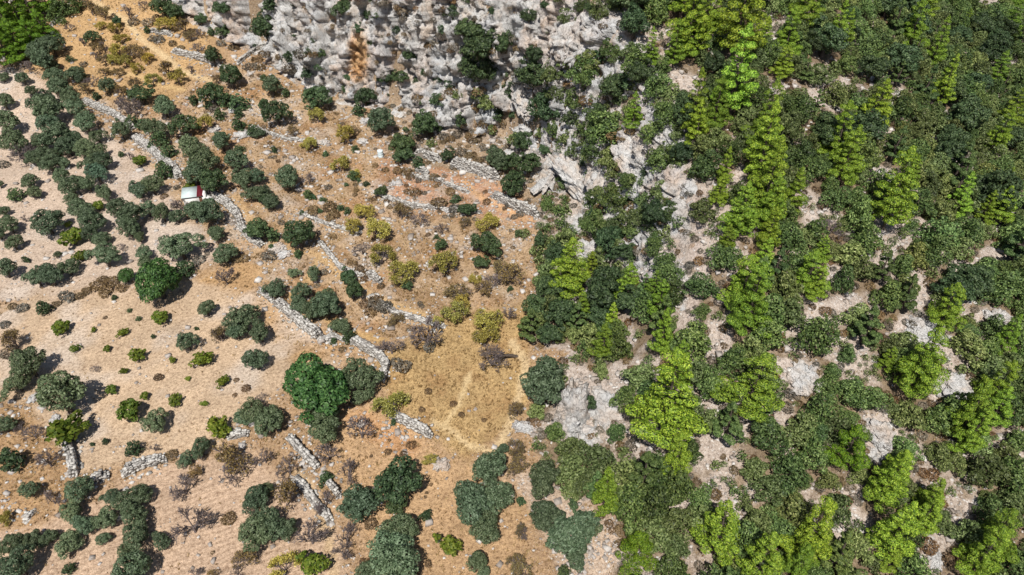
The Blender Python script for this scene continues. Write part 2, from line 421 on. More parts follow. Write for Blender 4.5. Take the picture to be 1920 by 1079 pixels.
G_(1420, 540, [(440, 230, 200, 180), (640, 110, 180, 100), (580, 390, 120, 80), (1180, 90, 150, 170), (1340, 440, 130, 130), (680, 670, 100, 80), (650, 1060, 100, 30), (870, 880, 60, 100), (200, 550, 120, 100), (1570, 330, 60, 60)])
G_(1420, 540, [(310, 650, 270, 230), (1170, 320, 330, 180), (1690, 230, 250, 130), (1390, 730, 270, 220), (870, 990, 240, 170)], 1)
G_(960, 799, [(650, 250, 110, 90), (740, 370, 90, 130), (950, 190, 130, 90), (930, 370, 80, 80), (980, 500, 80, 80), (1250, 590, 150, 60), (680, 720, 130, 150), (650, 960, 200, 230), (540, 580, 90, 80)])
G_(960, 799, [(470, 80, 180, 160)], 1)
G_(1420, 799, [(880, 200, 180, 130), (480, 190, 90, 90), (730, 340, 110, 70), (160, 440, 60, 50), (650, 740, 110, 170), (1550, 590, 100, 130), (1510, 340, 110, 60), (1260, 950, 110, 130), (1290, 1020, 90, 90), (1650, 270, 80, 60), (1170, 170, 80, 30), (1890, 130, 40, 60), (620, 60, 120, 30)])
G_(1420, 799, [(870, 60, 250, 150)], 1)
GA = np.array(GAPS)
def gap_field(px, py):
    """above 0 inside a bare patch"""
    best = np.full(px.shape, -9.0)
    for (x, y, w, h, r) in GAPS:
        best = np.maximum(best, 1 - np.hypot((px - x) / (w * .6), (py - y) / (h * .6)))
    return best
PATHS = [([(175, 0), (203, 21), (234, 36), (247, 52), (260, 70), (281, 88), (305, 104), (325, 120), (338, 133), (375, 146), (392, 152)], .8, (.56, .43, .26)),
         ([(203, 133), (250, 140), (300, 160), (345, 170)], .6, (.52, .37, .19)),
         ([(560, 560), (600, 480), (640, 520), (700, 560), (790, 590), (830, 620)], .55, (.48, .33, .17)),
         ([(545, 555), (600, 590), (650, 620), (720, 640)], .7, (.47, .31, .14)),
         ([(560, 885), (590, 930), (615, 1000), (625, 1079)], .6, (.50, .37, .23)),
         ([(810, 790), (850, 810), (880, 835), (930, 850)], .45, (.56, .43, .25)),
         ([(880, 700), (860, 760), (830, 800)], .4, (.54, .41, .23)),
         ([(960, 640), (985, 680), (975, 740), (955, 800), (930, 850)], .6, (.55, .42, .25)),
         ([(440, 370), (470, 410), (520, 460), (600, 480)], .7, (.47, .32, .17)),
         ([(870, 340), (900, 370), (960, 400), (1000, 415)], .7, (.50, .31, .17)),
         ([(1290, 330), (1295, 400), (1300, 450), (1310, 520), (1290, 620), (1280, 680)], .8, (.47, .40, .36)),
         ([(1215, 420), (1205, 480), (1200, 520)], .6, (.46, .40, .35)),
         ([(1900, 470), (1850, 500), (1800, 520), (1760, 560), (1730, 590)], .8, (.48, .42, .37))]

def ground_colour(x, y, z):
    px, py, dep = project(x, y, z)
    qx, qy = px + 14 * fbm2(x, y, 3.0, 4, 11), py + 14 * fbm2(x, y, 3.0, 4, 12)
    N = x.size; CS = np.zeros((N, 3)); loose = np.zeros(N); furrow = np.zeros(N); grass = np.zeros(N)
    jit = [(30, 4.0, 40), (26, 1.6, 50), (34, .8, 60), (44, 7.0, 70)]
    for amp, sc_, sd_ in jit:
        zx, zy = px + amp * fbm2(x, y, sc_, 3, sd_), py + amp * fbm2(x, y, sc_, 3, sd_ + 1)
        C = np.zeros((N, 3)); C[:] = (.36, .245, .15)
        l_ = np.full(N, .35); f_ = np.zeros(N); g_ = np.full(N, .6)
        for kind, P, c in ZONES:
            m = in_poly(zx, zy, P)
            C[m] = c; f_[m] = 0
            if kind in ('till', 'pale'): l_[m] = .05 if kind == 'till' else .10; g_[m] = .02
            if kind == 'till': f_[m] = 1 if P[0][0] > 0 else .35
            if kind == 'gold': l_[m] = .02; g_[m] = 1.0
            if kind == 'ochre': l_[m] = .08; g_[m] = .35
            if kind == 'red': l_[m] = .6; g_[m] = .2
            if kind == 'scree': l_[m] = .8; g_[m] = .1
        CS += C; loose += l_; furrow += f_; grass += g_
    C = CS / len(jit); loose /= len(jit); furrow /= len(jit); grass /= len(jit)
    big = fbm2(x, y, 9, 3, 21); fine = fbm2(x, y, 1.3, 3, 22)
    C *= (1 + .22 * big + .22 * fine)[:, None]
    # pale gravel washes in the orchards
    pal = sstep(.12, .5, fbm2(x, y, 6, 4, 23)) * (in_poly(px, py, ZONES[0][1]) | in_poly(px, py, ZONES[1][1])) * .55
    C = C * (1 - pal[:, None]) + np.array([.56, .50, .45]) * pal[:, None]
    # stony tan slope: reddish and greyish patches
    tan = in_poly(qx, qy, ZONES[5][1])
    ta = TERR; al = x * math.cos(ta) + y * math.sin(ta); ac = -x * math.sin(ta) + y * math.cos(ta)
    band = fbm2(al / 7.0, ac / 1.5, 1.0, 3, 34)
    g0 = sstep(.05, .4, band) * tan * .65; C = C * (1 - g0[:, None]) + np.array([.235, .145, .075]) * g0[:, None]
    g4 = sstep(.1, .4, -band) * tan * .55; C = C * (1 - g4[:, None]) + np.array([.46, .37, .275]) * g4[:, None]
    loose = loose + tan * sstep(.0, .35, -band) * .5; grass = grass + tan * sstep(.0, .3, band) * .6
    g1 = sstep(.1, .45, fbm2(x, y, 2.6, 4, 24)) * tan * .6
    C = C * (1 - g1[:, None]) + np.array([.46, .395, .34]) * g1[:, None]
    g2 = sstep(.12, .5, fbm2(x, y, 3.4, 4, 25)) * tan * .6
    C = C * (1 - g2[:, None]) + np.array([.36, .20, .095]) * g2[:, None]
    gd = in_poly(qx, qy, ZONES[6][1]); g3 = sstep(.0, .45, fbm2(x, y, 2.2, 4, 28)) * gd * .6
    C = C * (1 - g3[:, None]) + np.array([.285, .165, .075]) * g3[:, None]
    # scrub slope: brown litter under the bushes, pinkish grey scree in the bare patches
    right = in_poly(qx, qy, Z_RIGHT)
    gp = gap_field(qx, qy)
    thin = sstep(.10, .38, fbm2(x, y, 5.0, 3, 29) + .35 * fbm2(x, y, 1.1, 3, 33)) * .8
    sc = np.maximum(sstep(-.2, .15, gp + .5 * fbm2(x, y, 1.6, 4, 30)), thin)
    litter = np.array([.205, .155, .105]) * (1 + .35 * fine)[:, None]
    scree = np.array([.44, .38, .34]) * (1 + .22 * fbm2(x, y, .9, 2, 27))[:, None]
    R = litter * (1 - sc[:, None]) + scree * sc[:, None]
    C[right] = R[right]; loose[right] = (.12 + 1.3 * sc)[right]; furrow[right] = 0; grass[right] = .12
    cl = in_poly(qx, qy, Z_CLIFF)
    cc = np.array([.30, .225, .155]) * (1 + .4 * big + .3 * fine)[:, None]
    C[cl] = cc[cl]; loose[cl] = .7; furrow[cl] = 0; grass[cl] = .4
    for P, wd, c in PATHS:
        gx, gy, _ = ground([p[0] for p in P], [p[1] for p in P])
        d, _, _ = poly_dist(x, y, np.stack([gx, gy], 1))
        m = sstep(wd * 1.15, wd * .55, d + .35 * fine) * .9
        C = C * (1 - m[:, None]) + np.array(c) * m[:, None] * (1 + .15 * fine)[:, None]
        loose *= 1 - .8 * m; grass *= 1 - m
    return np.clip(C, .02, .8), loose, furrow, grass

def ground_mat():
    g = NT('hillside_soil')
    vec = g.n('ShaderNodeNewGeometry').outputs['Position']
    at = g.n('ShaderNodeVertexColor', layer_name='soil'); mk = g.n('ShaderNodeVertexColor', layer_name='masks')
    sep = g.n('ShaderNodeSeparateColor'); g.l(mk.outputs[0], sep.inputs[0])
    f1 = g.noise(3.2, 6, .68, vec); f2 = g.noise(11, 3, .6, vec); f3 = g.noise(.5, 4, .6, vec)
    c = g.mix(1.0, at.outputs[0], g.ramp(f1, [(.30, (.42, .36, .31)), (.45, (.90, .88, .86)), (.68, (1.32, 1.32, 1.30))]), 'MULTIPLY')
    c = g.mix(.8, c, g.ramp(f2, [(.32, (.45, .40, .36)), (.5, (1, 1, 1)), (.7, (1.22, 1.21, 1.19))]), 'MULTIPLY')
    # plough furrows in the tilled fields
    mp = g.n('ShaderNodeMapping'); mp.inputs['Rotation'].default_value = (0, 0, radians(-20)); g.l(vec, mp.inputs[0])
    wv = g.n('ShaderNodeTexWave', wave_type='BANDS', bands_direction='Y'); wv.inputs['Scale'].default_value = .52; wv.inputs['Distortion'].default_value = 9.0
    wv.inputs['Detail'].default_value = 3; wv.inputs['Detail Scale'].default_value = .25; g.l(mp.outputs[0], wv.inputs[0])
    fm = g.n('ShaderNodeMath', operation='MULTIPLY'); g.l(sep.outputs[1], fm.inputs[0]); fm.inputs[1].default_value = .4
    c = g.mix(fm.outputs[0], c, g.mix(1.0, c, g.ramp(wv.outputs['Fac'], [(.15, (.70, .66, .62)), (.5, (1, 1, 1))]), 'MULTIPLY'))
    # stone chips: pale specks where the soil is stony
    v = g.n('ShaderNodeTexVoronoi'); v.inputs['Scale'].default_value = 3.1; g.l(vec, v.inputs['Vector'])
    sp = g.ramp(v.outputs['Distance'], [(.16, (1, 1, 1)), (.30, (0, 0, 0))])
    sm = g.n('ShaderNodeMath', operation='MULTIPLY'); g.l(sp, sm.inputs[0]); g.l(sep.outputs[0], sm.inputs[1])
    c = g.mix(sm.outputs[0], c, (.56, .53, .50))
    d = g.n('ShaderNodeBsdfPrincipled'); d.inputs['Roughness'].default_value = .95; d.inputs['Specular IOR Level'].default_value = .1
    g.l(c, d.inputs['Base Color'])
    hh = g.n('ShaderNodeMath', operation='MULTIPLY_ADD'); g.l(f2, hh.inputs[0]); hh.inputs[1].default_value = .6; g.l(f1, hh.inputs[2])
    b = g.n('ShaderNodeBump'); b.inputs['Strength'].default_value = .75; b.inputs['Distance'].default_value = .22
    g.l(hh.outputs[0], b.inputs['Height']); g.l(b.outputs[0], d.inputs['Normal']); g.l(d.outputs[0], g.out.inputs[0])
    return g.m

def make_ground():
    def axis(fine_lo, fine_hi, step, lo, hi):
        a = np.arange(fine_lo, fine_hi, step)
        out = [fine_hi]; s = step
        while out[-1] < hi: s *= 1.18; out.append(out[-1] + s)
        inn = [fine_lo]; s = step
        while inn[-1] > lo: s *= 1.18; inn.append(inn[-1] - s)
        return np.concatenate([np.array(inn[1:])[::-1], a, np.array(out)])
    gx = axis(-140, 105, .46, -2500, 2500)
    y = [22.0]
    while y[-1] < 190: y.append(y[-1] + .34 + .0026 * (y[-1] - 22))
    far = [y[-1]]; s = .8
    while far[-1] < 3500: s *= 1.2; far.append(far[-1] + s)
    near = [22.0]; s = .5
    while near[-1] > -1500: s *= 1.25; near.append(near[-1] - s)
    gy = np.concatenate([np.array(near[1:])[::-1], y, far[1:]])
    X, Y = np.meshgrid(gx, gy); sh = X.shape
    Zz = relief(X, Y)
    x, y_, z = X.ravel(), Y.ravel(), Zz.ravel()
    C, loose, furrow, grass = ground_colour(x, y_, z)
    z = z + (.10 + .30 * np.clip(loose, 0, 1)) * fbm2(x, y_, 1.7, 3, 31) * (1 - .6 * furrow)
    idx = np.arange(sh[0] * sh[1]).reshape(sh)
    q = np.stack([idx[:-1, :-1], idx[:-1, 1:], idx[1:, 1:], idx[1:, :-1]], -1).reshape(-1, 4)
    masks = np.stack([np.clip(loose * .55, 0, 1), furrow, grass], 1)
    me = mk_mesh('hillside', np.stack([x, y_, z], 1), q, None, [ground_mat()], True, {'soil': C, 'masks': masks})
    o = link('hillside_terrain', me); tag(o, kind='structure')
    return o
make_ground()

# ------------------------------------------------------------------ the limestone cliff: a finely broken sheet over the steep face
def make_cliff():
    P = CLIFF; seg = np.hypot(*np.diff(P, axis=0).T); cum = np.concatenate([[0], np.cumsum(seg)])
    def at_arc(a): return np.stack([np.interp(a, cum, P[:, 0]), np.interp(a, cum, P[:, 1])], -1)
    a0, a1 = cum[2] - 10, cum[12] + 2
    us = np.arange(a0, a1, .27)
    c = at_arc(us); k = 5.0
    t = at_arc(us + k) - at_arc(us - k); t /= np.linalg.norm(t, axis=1)[:, None]
    nrm = np.stack([-t[:, 1], t[:, 0]], 1)                     # points into the hill
    ker = np.ones(25) / 25
    nrm = np.stack([np.convolve(np.pad(nrm[:, i], 12, 'edge'), ker, 'valid') for i in (0, 1)], 1); nrm /= np.linalg.norm(nrm, axis=1)[:, None]
    NV = 150
    ss = np.linspace(-3.5, 11.5, 260)
    X = c[:, None, 0] + nrm[:, None, 0] * ss; Y = c[:, None, 1] + nrm[:, None, 1] * ss
    Zs = relief(X, Y)
    dz = np.hypot(np.diff(Zs, axis=1), ss[1] - ss[0]); L = np.concatenate([np.zeros((len(us), 1)), np.cumsum(dz, 1)], 1)
    V = np.zeros((len(us), NV, 3)); S = np.zeros((len(us), NV))
    for i in range(len(us)):
        l = np.linspace(0, L[i, -1], NV); S[i] = np.interp(l, L[i], ss)
        V[i, :, 0] = np.interp(l, L[i], X[i]); V[i, :, 1] = np.interp(l, L[i], Y[i]); V[i, :, 2] = np.interp(l, L[i], Zs[i])
    U = np.repeat(us[:, None], NV, 1)
    slope = np.gradient(V[:, :, 2], axis=1) / (np.hypot(np.gradient(V[:, :, 0], axis=1), np.gradient(V[:, :, 1], axis=1)) + 1e-3)
    steep = sstep(.7, 1.5, slope)
    p = V.reshape(-1, 3); u = U.ravel(); zz = p[:, 2]
    q = np.stack([u, np.zeros_like(u), zz], 1)
    ridg = 1 - np.abs(fbm(np.stack([u / 8.5, zz / 46, 0 * u + .3], 1), 3))            # buttresses and gullies
    low = sstep(cum[8] - 4, cum[9] + 4, u); pil = (ridg - .72) * (8.0 - 5.5 * low)
    rib = fbm(np.stack([u / 1.2, zz / 10, 0 * u + 4.4], 1), 3); ribs = .9 * (1 - 2 * np.abs(rib)) 
    wq = q + .45 * np.stack([fbm(q / 2.5 + 3, 2), 0 * u, fbm(q / 2.5 + 9, 2)], 1)
    f1, f2, cid, of1 = worley(wq / np.array([2.6, 1, 7.0]) + 5.1)
    g1, g2, gid, of2 = worley((wq + 1.7) / np.array([.95, 1, 1.7]) + 2.2)
    k1, k2, kid, of3 = worley((q + 4.1) / np.array([.5, 1, .62]) + 7.7)
    blk = (cid - .5) * 2.2 + 2.2 * facet(cid, of1) - .9 * (1 - sstep(0, .07, f2 - f1))
    blk2 = (gid - .5) * 1.0 + 1.1 * facet(gid, of2) - .45 * (1 - sstep(0, .1, g2 - g1)) + (kid - .5) * .5 + .4 * facet(kid, of3)
    crev = fbm(np.stack([u / 6.5, zz / 40, 0 * u + 8.8], 1), 2); crev = -2.6 * np.exp(-(crev / .05) ** 2) * (1 - low)
    ledge = .4 * np.abs(((zz + 1.6 * fbm(q / 9, 2)) / 2.9) % 1 - .5) * 2
    disp = (pil + crev + blk + blk2 + ledge + .6 * ribs + .3 * fbm(p / .7, 3) + .6 * fbm(p / 5.0, 3)) * (1 - .35 * low)
    edge = sstep(-3.5, -1.5, S) * sstep(11.5, 8.5, S)
    ue = sstep(a0, a0 + 6, U) * sstep(a1, a1 - 6, U)
    d = (disp.reshape(U.shape) * (.25 + .75 * steep) + .3) * edge * ue - .5 * (1 - edge * ue)
    out = -nrm
    V[:, :, 0] += out[:, None, 0] * d * .95; V[:, :, 1] += out[:, None, 1] * d * .95; V[:, :, 2] += .25 * d
    px, py, _ = project(p[:, 0], p[:, 1], p[:, 2])
    stain = np.ones((len(p), 3))
    orange = sstep(1.25, .5, np.hypot((px - (672 + 8 * fbm2(px, py, 20, 2, 1))) / 20, (py - 105) / 62) + .5 * fbm(p / 1.6, 3))
    pink = sstep(.05, .5, fbm(np.stack([u / 3.5, zz / 14, 0 * u + 7], 1), 3)) * .75
    grey = sstep(.05, .45, fbm(np.stack([u / 1.6, zz / 13, 0 * u + 3], 1), 3)) * .8
    stain = stain * (1 - orange[:, None]) + np.array([1.12, .72, .38]) * orange[:, None]
    stain *= 1 - pink[:, None] * np.array([.0, .09, .14])
    stain *= 1 - grey[:, None] * np.array([.12, .09, .05])
    # thin soil and withered plants hold on the flatter ledges
    soil = ((1 - steep.ravel()) * sstep(-.1, .35, fbm(p / 2.2, 3)))[:, None] * .8
    stain = stain * (1 - soil) + np.array([.62, .45, .30]) * soil
    nu = len(us); idx = np.arange(nu * NV).reshape(nu, NV)
    fc = np.stack([idx[:-1, :-1], idx[1:, :-1], idx[1:, 1:], idx[:-1, 1:]], -1).reshape(-1, 4)
    me = mk_mesh('cliff', V.reshape(-1, 3), fc, None, [M['rock']], False, {'stain': np.clip(stain, 0, 1.3)})
    o = link('limestone_cliff', me); tag(o, kind='structure')
    return V.reshape(-1, 3), fc
CL_V, CL_F = make_cliff()
from mathutils.bvhtree import BVHTree
from mathutils import Vector
CL_BVH = BVHTree.FromPolygons([tuple(v) for v in CL_V.tolist()], CL_F.tolist())

# ------------------------------------------------------------------ rock outcrops
def ico(sub):
    import bmesh
    bm = bmesh.new(); bmesh.ops.create_icosphere(bm, subdivisions=sub, radius=1.0)
    V = np.array([v.co[:] for v in bm.verts]); T = np.array([[v.index for v in f.verts] for f in bm.faces]); bm.free()
    return V, T
_ICO = {k: ico(k) for k in (1, 2, 5)}
def rock_mesh(name, seed, shape='lump'):
    V, T = _ICO[5]; V = V.copy(); off = seed * 13.7
    sq = np.sign(V) * np.abs(V) ** .75
    wq = V * 1.6 + .25 * np.stack([fbm(V * 2 + off, 2), fbm(V * 2 + off + 5, 2), fbm(V * 2 + off + 9, 2)], 1)
    sc = np.array([1.3, 1.3, .8]) if shape != 'slab' else np.array([1.0, 1.8, 2.2])
    f1, f2, cid, o1 = worley(wq * sc + off); h1, h2, hid, o2 = worley(wq * sc * 2.6 + off + 3)
    r = 1 + .30 * fbm(V * 1.1 + off, 3) + .30 * (cid - .5) + .35 * facet(cid, o1) - .14 * (1 - sstep(0, .06, f2 - f1)) + .12 * (hid - .5) + .13 * facet(hid, o2) - .05 * (1 - sstep(0, .1, h2 - h1)) + .04 * fbm(V * 7 + off, 3)
    V = sq * r[:, None]
    stain = np.ones((len(V), 3)); pk = sstep(.0, .5, fbm(V * 1.4 + off, 3))[:, None]
    stain = stain * (1 - .5 * pk) + np.array([1, .86, .76]) * .5 * pk
    return mk_mesh(name, V, None, T, [M['rock']], False, {'stain': stain})
ROCKS = [rock_mesh('rock_outcrop', i + 1, 'slab' if i % 2 else 'lump') for i in range(6)]
THINGS = []     # (x, y, radius, kind word) of everything placed, for the labels

def place_rock(px, py, wpx, hpx, name, label, i, zr=None, rz=None, group=None, tilt=True):
    gx, gy, dep = ground(px, py); gx, gy, dep = gx[0], gy[0], dep[0]
    w = wpx * dep / F_PX; h = hpx * dep / F_PX
    e = .8; nx = (zq(gx + e, gy) - zq(gx - e, gy)) / (2 * e); ny = (zq(gx, gy + e) - zq(gx, gy - e)) / (2 * e)
    sl = math.hypot(nx, ny)
    rx, ry = (math.atan(ny) * .75, -math.atan(nx) * .75) if tilt else (0, 0)
    a = math.atan(ny) * .75
    o = link(name, ROCKS[i % 6], None, (gx, gy, float(zq(gx, gy)) - .1 * w * (zr or .4)), (a, -math.atan(nx) * .5, rz or 0) if tilt else (0, 0, rz or 0), (w * .5, h * .62, (zr or .4) * w * .5))
    tag(o, label, 'rock', group); THINGS.append((gx, gy, w * .5, 'rock'))
    return o

# ------------------------------------------------------------------ stones: shared builder
def stones(centres, size, rng, flat=.7, yaw=None):
    """many small angular stones as one mesh; size: (n,) or (n,3) half extents"""
    B = np.array([(-1, -1, -1), (1, -1, -1), (1, 1, -1), (-1, 1, -1), (-1, -1, 1), (1, -1, 1), (1, 1, 1), (-1, 1, 1)], float)
    Q = np.array([(0, 3, 2, 1), (4, 5, 6, 7), (0, 1, 5, 4), (1, 2, 6, 5), (2, 3, 7, 6), (3, 0, 4, 7)])
    n = len(centres); V = np.repeat(B[None], n, 0) * (1 + rng.uniform(-.38, .15, (n, 8, 3)))
    size = np.asarray(size, float)
    if size.ndim == 1: size = np.stack([size, size * rng.uniform(.6, 1, n), size * flat * rng.uniform(.6, 1.1, n)], 1)
    V *= size[:, None, :]
    a = rng.uniform(0, 2 * pi, n) if yaw is None else yaw; b = rng.uniform(-.35, .35, n)
    ca, sa, cb, sb = np.cos(a)[:, None], np.sin(a)[:, None], np.cos(b)[:, None], np.sin(b)[:, None]
    y2 = V[:, :, 1] * cb - V[:, :, 2] * sb; z2 = V[:, :, 1] * sb + V[:, :, 2] * cb
    V = np.stack([V[:, :, 0] * ca - y2 * sa, V[:, :, 0] * sa + y2 * ca, z2], -1) + np.asarray(centres)[:, None, :]
    F = (Q[None] + np.arange(n)[:, None, None] * 8).reshape(-1, 4)
    return V.reshape(-1, 3), F

def make_wall(w):
    P = w['P']; seg = np.hypot(*np.diff(P, axis=0).T); cum = np.concatenate([[0], np.cumsum(seg)]); L = cum[-1]
    rng = np.random.default_rng(int(L * 1000) % 99991)
    def at(a): return np.interp(a, cum, P[:, 0]), np.interp(a, cum, P[:, 1])
    cx, cy = at(L / 2); cz = float(zq(cx, cy))
    root = link('dry_stone_wall', None, None, (cx, cy, cz)); root.empty_display_size = .3
    tag(root, w['label'], 'stone wall', 'dry stone terrace walls')
    h, th = w['h'] * 1.2, w['th'] * .62; step = .25; C = []; S = []; yaw = []
    na = int(L / step); nl = max(2, int(round(h / .2))); nw = max(2, int(round(th / .27)))
    hv = h * (.82 + .3 * fbm(np.stack([np.arange(na) * .12, np.zeros(na), np.full(na, cx)], 1), 3))
    hv *= np.clip(np.minimum(np.arange(na), na - 1 - np.arange(na)) / 4.0 + .35, 0, 1)
    for i in range(na):
        a = (i + .5) * step; x0, y0 = at(a); x1, y1 = at(min(a + .4, L)); x2, y2 = at(max(a - .4, 0))
        tx, ty = x1 - x2, y1 - y2; tl = math.hypot(tx, ty) + 1e-6; tx /= tl; ty /= tl
        for k in range(nl + 1):
            if k * .2 > hv[i]: break
            top = (k + 1) * .2 > hv[i] or k == nl
            for j in range(nw):
                edge = j in (0, nw - 1)
                if not (top or edge): continue
                b = ((j + .5) / nw - .5) * th * (1.06 - .12 * k / nl) + rng.normal(0, .03)
                xx, yy = x0 - ty * b + rng.normal(0, .03), y0 + tx * b + rng.normal(0, .03)
                C.append((xx, yy, float(zq(x0, y0)) * .5 + float(zq(xx, yy)) * .5 + .05 + k * .195 + rng.normal(0, .02))); s = rng.uniform(.095, .17)
                S.append((s * 1.2, s, s * .78)); yaw.append(math.atan2(ty, tx) + rng.normal(0, .14))
        # tumbled stones at the foot
        for _ in range(1):
            b = rng.choice((-1, 1)) * (th * .5 + abs(rng.normal(0, .45)) + .1)
            xx, yy = x0 - ty * b, y0 + tx * b
            C.append((xx, yy, float(zq(xx, yy)) + .05)); s = rng.uniform(.07, .2); S.append((s, s * .8, s * .7)); yaw.append(rng.uniform(0, 6))
    V, F = stones(np.array(C), np.array(S), rng, yaw=np.array(yaw))
    o = link('stones', mk_mesh('wall_stones', V - np.array([cx, cy, cz]), F, None, [M['stone']]), root); tag(o, kind='stuff')
    # earth and rubble fill
    a = np.linspace(.3, L - .3, max(3, int(L / 1.2))); X, Y = at(a); dx, dy = np.gradient(X), np.gradient(Y); l = np.hypot(dx, dy); dx /= l; dy /= l
    hh = np.interp(a, (np.arange(na) + .5) * step, hv) * .8; rows = []
    for sgn, up in ((-1, 0), (-1, 1), (1, 1), (1, 0)):
        b = sgn * th * .36; xx, yy = X - dy * b, Y + dx * b
        rows.append(np.stack([xx, yy, zq(xx, yy) + (hh if up else -.25)], 1))
    V = np.stack(rows, 1).reshape(-1, 3); n = len(a); i = np.arange(n - 1)
    F = [np.stack([i * 4 + k, i * 4 + k + 1, i * 4 + k + 5, i * 4 + k + 4], 1) for k in range(3)]
    F = np.concatenate(F + [np.array([[0, 1, 2, 3], [n * 4 - 1, n * 4 - 2, n * 4 - 3, n * 4 - 4]])])
    link('core', mk_mesh('wall_core', V - np.array([cx, cy, cz]), F, None, [M['rubble']]), root)
for w in WALLS: make_wall(w)

# ------------------------------------------------------------------ plants: builders
def leaves(pos, nrm, half_l, half_w, rng):
    n = len(pos); r = rng.normal(size=(n, 3)); t = np.cross(nrm, r); t /= np.linalg.norm(t, axis=1)[:, None] + 1e-9
    b = np.cross(nrm, t); l = half_l * rng.uniform(.65, 1.25, n)[:, None]; w = half_w * rng.uniform(.65, 1.25, n)[:, None]
    V = np.stack([pos - t * l, pos - b * w + t * l * .15, pos + t * l, pos + b * w + t * l * .15], 1).reshape(-1, 3)
    return V, np.arange(n * 4).reshape(-1, 4)

def puff_cloud(puffs, n, hl, hw, rng, align=.55, up=.25, lower=.35, shell=.72, core=.74):
    """leaves on the skins of overlapping leaf clumps"""
    puffs = np.asarray(puffs, float); area = puffs[:, 3] * puffs[:, 5]
    k = rng.choice(len(puffs), int(n * 2.6), p=area / area.sum()); pf = puffs[k]
    d = rng.normal(size=(len(k), 3)); d /= np.linalg.norm(d, axis=1)[:, None]
    keep = (d[:, 2] > -.25) | (rng.random(len(k)) < lower)
    d, pf = d[keep], pf[keep]
    r = shell + (1.06 - shell) * rng.random(len(d)) ** .6
    lump = 1 + .16 * vnoise(d * 2.3 + pf[:, :3] * 3)
    pos = pf[:, :3] + d * pf[:, 3:6] * (r * lump)[:, None]
    # leave out what lies deep inside other clumps
    dep = np.full(len(pos), 9.0)
    for q in puffs: dep = np.minimum(dep, np.linalg.norm((pos - q[:3]) / q[3:6], axis=1))
    keep = dep > core; pos, d = pos[keep][:n], d[keep][:n]
    nr = d * align + rng.normal(size=d.shape) * .45 * (1 - align * .5); nr[:, 2] += up; nr /= np.linalg.norm(nr, axis=1)[:, None]
    return leaves(pos, nr, hl, hw, rng)

def tube(pts, radii, sides=6):
    pts = np.asarray(pts, float); n = len(pts); V = []
    for i, p in enumerate(pts):
        d = pts[min(i + 1, n - 1)] - pts[max(i - 1, 0)]; d /= np.linalg.norm(d) + 1e-9
        a = np.cross(d, (.3, .9, .1)); a /= np.linalg.norm(a) + 1e-9; b = np.cross(d, a)
        for s in range(sides):
            t = 2 * pi * s / sides; V.append(p + radii[i] * (math.cos(t) * a + math.sin(t) * b))
    F = [(i * sides + s, i * sides + (s + 1) % sides, (i + 1) * sides + (s + 1) % sides, (i + 1) * sides + s) for i in range(n - 1) for s in range(sides)]
    return np.array(V), np.array(F)
def join(parts):
    Vs, Fs, o = [], [], 0
    for V, F in parts: Vs.append(V); Fs.append(np.asarray(F) + o); o += len(V)
    return np.concatenate(Vs), np.concatenate(Fs)

def trunk_mesh(name, h, r, spread, rng, mat, nl=5, sides=6, bend=.12):
    top = np.array([rng.normal(0, bend * h), rng.normal(0, bend * h), h])
    parts = [tube([(0, 0, -.5), (top[0] * .2, top[1] * .2, h * .35), top * np.array([.7, .7, .8]), top], [r * 1.35, r, r * .8, r * .6], sides)]
    for i in range(nl):
        a = 2 * pi * (i + rng.random() * .6) / nl; e = np.array([math.cos(a) * spread, math.sin(a) * spread, rng.uniform(.4, .9) * spread]) * rng.uniform(.7, 1)
        s = top * rng.uniform(.6, .95)
        parts.append(tube([s, s + e * .5 + (0, 0, .1 * spread), s + e], [r * .5, r * .35, r * .15], 4))
    V, F = join(parts)
    return mk_mesh(name, V, F, None, [mat])

PROTO = {}      # kind -> list of (trunk mesh, crown mesh, nominal width, crown centre height / width)
def add_proto(kind, tm, cm, width, centre):
    a = np.zeros(len(cm.vertices) * 3, np.float32); cm.vertices.foreach_get('co', a); a = a.reshape(-1, 3)
    real = 2 * float(np.percentile(np.hypot(a[:, 0], a[:, 1]), 95)); zc = float(np.percentile(a[:, 2], 50)); width, centre = real, zc / real
    PROTO.setdefault(kind, []).append((tm, cm, width, centre))

def olive(kind, seed, mat, w=5.0, hh=.84, n=4800, hl=.155, hw=.075, npf=30, stretch=1.0):
    rng = np.random.default_rng(seed); R = w / 2; puffs = []
    zc = w * hh * .55; sx = rng.uniform(.85, 1.12)
    ph = rng.uniform(0, 6.28, 3)
    for i in range(npf):
        a = 2.4 * i + rng.random() * .8; f = (i + .5) / npf; el = math.asin(max(-1, min(1, f * 1.2 - .22)))
        rho = R * (.80 + .12 * math.sin(2 * a + ph[0]) + .10 * math.sin(3 * a + ph[1]) + .07 * math.sin(5 * a + ph[2])); r = R * rng.uniform(.15, .33)
        rr = (rho - r * .55) * rng.uniform(.86, 1.1)
        puffs.append((math.cos(a) * math.cos(el) * rr * sx, math.sin(a) * math.cos(el) * rr / sx, zc + math.sin(el) * rr * hh * 1.2 * stretch, r, r, r * .8))
    puffs.append((0, 0, zc * .95, R * .5, R * .5, R * .42))
    V, F = puff_cloud(puffs, n, hl, hw, rng, align=.7, up=.2)
    add_proto(kind, trunk_mesh(kind + '_trunk', zc * .75, w * .045, R * .55, rng, M['bark']), mk_mesh(kind + '_crown', V, F, None, [mat]), w, hh * .62)
for i in range(6): olive('olive_tree', 100 + i, M['olive'])
for i in range(5): olive('oak_tree', 200 + i, M['oak'], 5.0, .85, 4200, .15, .09, 26)
for i in (301, 303): olive('carob_tree', i, M['carob'], 8.0, .7, 7500, .2, .12, 44)
for i in range(3): olive('fig_tree', 400 + i, M['fig'], 2.6, .62, 620, .16, .11, 14)

